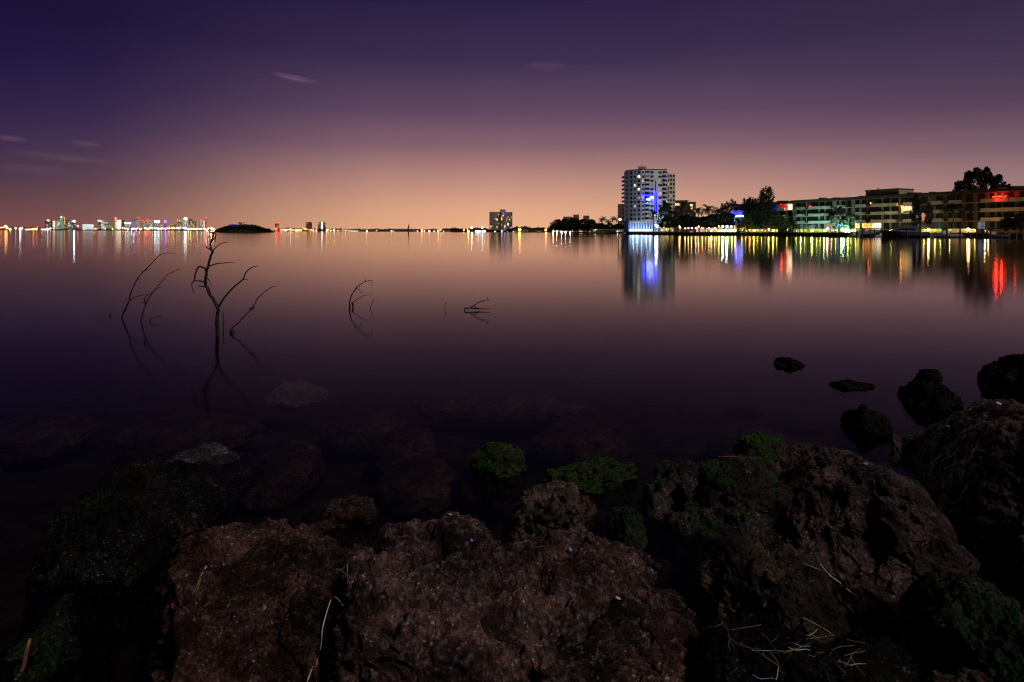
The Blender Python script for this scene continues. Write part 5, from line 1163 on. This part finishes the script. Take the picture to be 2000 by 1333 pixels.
branch(zB, (240, 446), [(240, 440), (238, 405), (255, 330), (300, 250), (360, 195), (420, 165), (483, 152)], .016, [([(483, 152), (480, 200), (478, 250)], .006), ([(310, 243), (350, 265), (378, 303)], .008), ([(460, 160), (455, 220)], .004), ([(300, 255), (298, 295)], .005),
        ([(262, 402), (320, 360), (400, 318), (485, 315)], .009), ([(268, 400), (276, 425), (268, 452)], .022), ([(350, 205), (343, 235)], .005)], 'bow shaped dead branch with a thin hanging tip', 8, tip=.3)
branch(zB, (465, 461), [(465, 458), (485, 400), (512, 350)], .008, [([(485, 400), (490, 385)], .004)], 'short bent twig under the hanging tip of the bow shaped branch', 9)
branch(zB, (1273, 468), [(1273, 466), (1275, 430), (1278, 390)], .008, [([(1276, 425), (1272, 410)], .004)], 'short upright stick alone in the water', 10)
branch(zB, (1482, 482), [(1484, 480), (1540, 460), (1620, 405), (1690, 375), (1755, 365)], .015, [([(1555, 462), (1640, 462), (1760, 468)], .015), ([(1585, 440), (1650, 468)], .011), ([(1640, 462), (1640, 484)], .010), ([(1755, 365), (1765, 395)], .003)], 'low forked stick lying on the water like an open beak', 11, sway=.1)

# ------------------------------------------------------------------ straw, stalks and litter on the boulders
bpy.context.view_layer.update()
TREES = []
for o in ROCKS:
    me = o.data; n = len(me.vertices); v = np.empty(n * 3); me.vertices.foreach_get('co', v); v = v.reshape(-1, 3) + np.array(o.location)
    if v[:, 1].min() > 4.2: continue
    f = np.empty(len(me.polygons) * 3, dtype=np.int32); me.polygons.foreach_get('vertices', f)
    if n > 60000:                                       # coarse enough for dropping straw on it
        pass
    TREES.append(BVHTree.FromPolygons(v.tolist(), f.reshape(-1, 3).tolist()))
def hit(x, y):
    o = Vector((0, 0, CH)); d = (P(x, y, 1.0) - o).normalized(); best = None; bd = 1e9
    for t in TREES:
        r = t.ray_cast(o, d)
        if r[0] is not None and r[3] < bd: bd = r[3]; best = r[0] + r[1] * .006
    return best
STRAW = {k: plain('dry_straw_' + k, c, .45, .35, 40) for k, c in dict(tan=(.14, .10, .06), pale=(.45, .42, .36), green=(.10, .13, .04), rust=(.14, .05, .03), blue=(.16, .26, .6)).items()}
def stem(pts, r, key, name, label, cat, group=None, lift=0.0):
    q = [hit(*p) for p in pts]; q = [p for p in q if p is not None]
    if len(q) < 2 or any((q[i] - q[i - 1]).length > (.5 if name == 'dry_grass' else .16) for i in range(1, len(q))): return None
    # a stiff stem bridges the hollows: no point dips more than 3 cm under the line of its ends
    a, b = q[0], q[-1]; n = len(q)
    for i in range(n):
        l = a.lerp(b, i / (n - 1)); q[i] = Vector((q[i].x, q[i].y, max(q[i].z, l.z - .03))) + Vector((0, 0, lift))
    q = smooth_line(q, 4); m = len(q); c = q[0].copy(); t = MB(); t.tube([p - c for p in q], [r * (1 - .6 * abs(i / (m - 1) - .35)) for i in range(m)], 5)
    o = t.build(name, STRAW[key], None, True); o.location = c; return tag(o, label, cat, group)
stem([(436, 1020), (430, 1060), (424, 1085), (403, 1110), (389, 1132)], .0022, 'rust', 'dry_grass', 'dark rust grass blade curving down the rust brown boulder', 'grass blade')
stem([(402, 1110), (390, 1130)], .0028, 'pale', 'dry_grass', 'short pale shiny blade on the rust brown boulder', 'grass blade')
stem([(389, 1132), (382, 1148), (375, 1162)], .0024, 'tan', 'dry_grass', 'tan split blade below the short pale one on the rust brown boulder', 'grass blade')
stem([(391, 1133), (386, 1150), (380, 1160)], .0018, 'tan', 'dry_grass', 'thinner tan blade beside the tan split blade', 'grass blade')
stem([(679, 1102), (668, 1116), (660, 1130), (676, 1138), (690, 1150)], .0026, 'green', 'dry_grass', 'bent yellow green blade folded like a leaf on the gap of the two front boulders', 'grass blade')
stem([(679, 1102), (681, 1120), (680, 1138)], .0024, 'green', 'dry_grass', 'short yellow green blade inside the folded one', 'grass blade')
stem([(671, 1182), (650, 1206), (634, 1232), (624, 1270), (617, 1300)], .0022, 'pale', 'dry_grass', 'long pale blade hanging between the two front boulders', 'grass blade')
stem([(640, 1246), (630, 1264), (623, 1280)], .0024, 'pale', 'dry_grass', 'pale blade piece halfway down between the two front boulders', 'grass blade')
stem([(634, 1267), (629, 1278)], .003, 'blue', 'dry_grass', 'shiny bluish blade piece between the two front boulders', 'grass blade')
stem([(609, 1300), (602, 1320), (598, 1333)], .003, 'pale', 'dry_grass', 'pale blade at the bottom edge between the two front boulders', 'grass blade')
stem([(1402, 898), (1424, 898), (1455, 899)], .0024, 'rust', 'dry_grass', 'reddish straw lying level on the flat-topped boulder', 'grass blade', lift=.01)
stem([(1420, 900), (1416, 940), (1411, 970), (1403, 990)], .0022, 'green', 'dry_stalk', 'thin green stalk down the face of the flat-topped boulder', 'stalk')
stem([(1603, 1105), (1620, 1124), (1640, 1138), (1660, 1153), (1678, 1166)], .0026, 'pale', 'dry_grass', 'long pale straw pointing down right on the low rough boulder', 'straw')
stem([(1566, 1101), (1580, 1107), (1595, 1113)], .0028, 'green', 'dry_grass', 'short yellow green straw left of the long pale one', 'straw')
stem([(1612, 1118), (1634, 1134), (1652, 1150)], .0016, 'tan', 'dry_grass', 'fine tan straw beside the long pale one', 'straw')
stem([(1430, 1196), (1448, 1199)], .0028, 'green', 'dry_grass', 'yellow green straw piece on the low rough boulder', 'straw')
rnd = random.Random(77)
TL = 'dry straw stem in the tangle between the lower right boulders'
TG = 'straw tangle between the lower right boulders'
base_s = [[(1472, 1268), (1500, 1255), (1530, 1235), (1560, 1222), (1590, 1208), (1625, 1197)], [(1625, 1180), (1632, 1200), (1645, 1210), (1660, 1225), (1668, 1245)], [(1422, 1247), (1440, 1262), (1470, 1272), (1500, 1290), (1525, 1308)],
          [(1540, 1251), (1580, 1252), (1630, 1252), (1660, 1256), (1690, 1261)], [(1430, 1234), (1460, 1230), (1490, 1225)], [(1560, 1222), (1580, 1235), (1600, 1255)], [(1660, 1285), (1675, 1305), (1690, 1325)],
          [(1710, 1287), (1740, 1288), (1765, 1283), (1810, 1265)], [(1410, 1220), (1420, 1232), (1432, 1236)], [(1505, 1278), (1540, 1278), (1575, 1268)]]
for q in base_s: stem(q, rnd.uniform(.0009, .0015), rnd.choice(['tan', 'tan', 'green', 'tan']), 'straw_stem', TL, 'straw', TG, .004)
for i in range(34):
    x, y = rnd.gauss(1575, 85), rnd.gauss(1278, 32); a = rnd.gauss(.2, .7); L = rnd.uniform(18, 70)
    if y < 1215: continue
    q = [(x + math.cos(a) * L * (t - .5) + rnd.uniform(-2, 2), min(1331, y + math.sin(a) * L * (t - .5) + rnd.uniform(-2, 2))) for t in (0, .33, .66, 1)]
    stem(q, rnd.uniform(.0006, .0013), rnd.choice(['tan', 'tan', 'rust', 'rust', 'green', 'blue', 'pale']), 'straw_stem', TL, 'straw', TG, rnd.uniform(0, .015))
stem([(62, 1252), (52, 1285), (42, 1310), (32, 1333)], .008, 'rust', 'stick', 'thick brown stick leaning in the bottom left corner', 'stick', lift=.01)
def seaweed_pod():
    q = [hit(x, y) for x, y in ((1633, 1165), (1642, 1178), (1654, 1188), (1668, 1197))]; q = [p for p in q if p]
    if len(q) < 3: return
    c = q[0].copy(); t = MB(); t.tube([p - c + Vector((0, 0, .006)) for p in smooth_line(q, 3)], [.007 + .005 * math.sin(i * 1.3) for i in range(len(smooth_line(q, 3)))], 8)
    o = t.build('seed_pod', STRAW['tan'], None, True); o.location = c; tag(o, 'knobbly golden seed pod above the straw tangle', 'seed pod')
seaweed_pod()
LIT = [(1115, 1076, 'blue', .010, 'bright blue plastic scrap in the middle of the large pitted boulder'), (922, 1058, 'blue', .008, 'pale blue sliver on the top of the large pitted boulder'), (1284, 1054, 'blue', .009, 'pale blue scrap on the right shoulder of the large pitted boulder'),
       (1208, 1172, 'pale', .011, 'white shell fragment low on the large pitted boulder'), (1272, 1116, 'blue', .007, 'small blue scrap in a hollow of the large pitted boulder'), (1854, 836, 'blue', .010, 'bright blue scrap on the left face of the tallest boulder'),
       (1951, 790, 'pale', .014, 'white dropping on the top of the tallest boulder'), (1692, 909, 'blue', .009, 'tiny blue scrap on the crest of the big dark brown boulder'), (880, 1008, 'pale', .008, 'white shell on the highest point of the large pitted boulder')]
for x, y, k, r, lb in LIT:
    p = hit(x, y)
    if p is None: continue
    b = MB(); rg = random.Random(x); pts = []
    n = 7; ring = [(math.cos(2 * math.pi * i / n) * r * rg.uniform(.6, 1.2), math.sin(2 * math.pi * i / n) * r * rg.uniform(.5, 1.0)) for i in range(n)]
    b.prism(ring, -.002, .003); b.add([(0, 0, .003 + r * .4)] + [(a * .99, c * .99, .0031) for a, c in ring], [(0, 1 + i, 1 + (i + 1) % n) for i in range(n)])
    o = b.build('litter_scrap' if k == 'blue' else 'shell_fragment', STRAW[k]); o.location = p; o.rotation_euler = (.6, rg.uniform(-.3, .3), rg.uniform(0, 3)); tag(o, lb, 'litter' if k == 'blue' else 'shell', 'bits on the boulders')
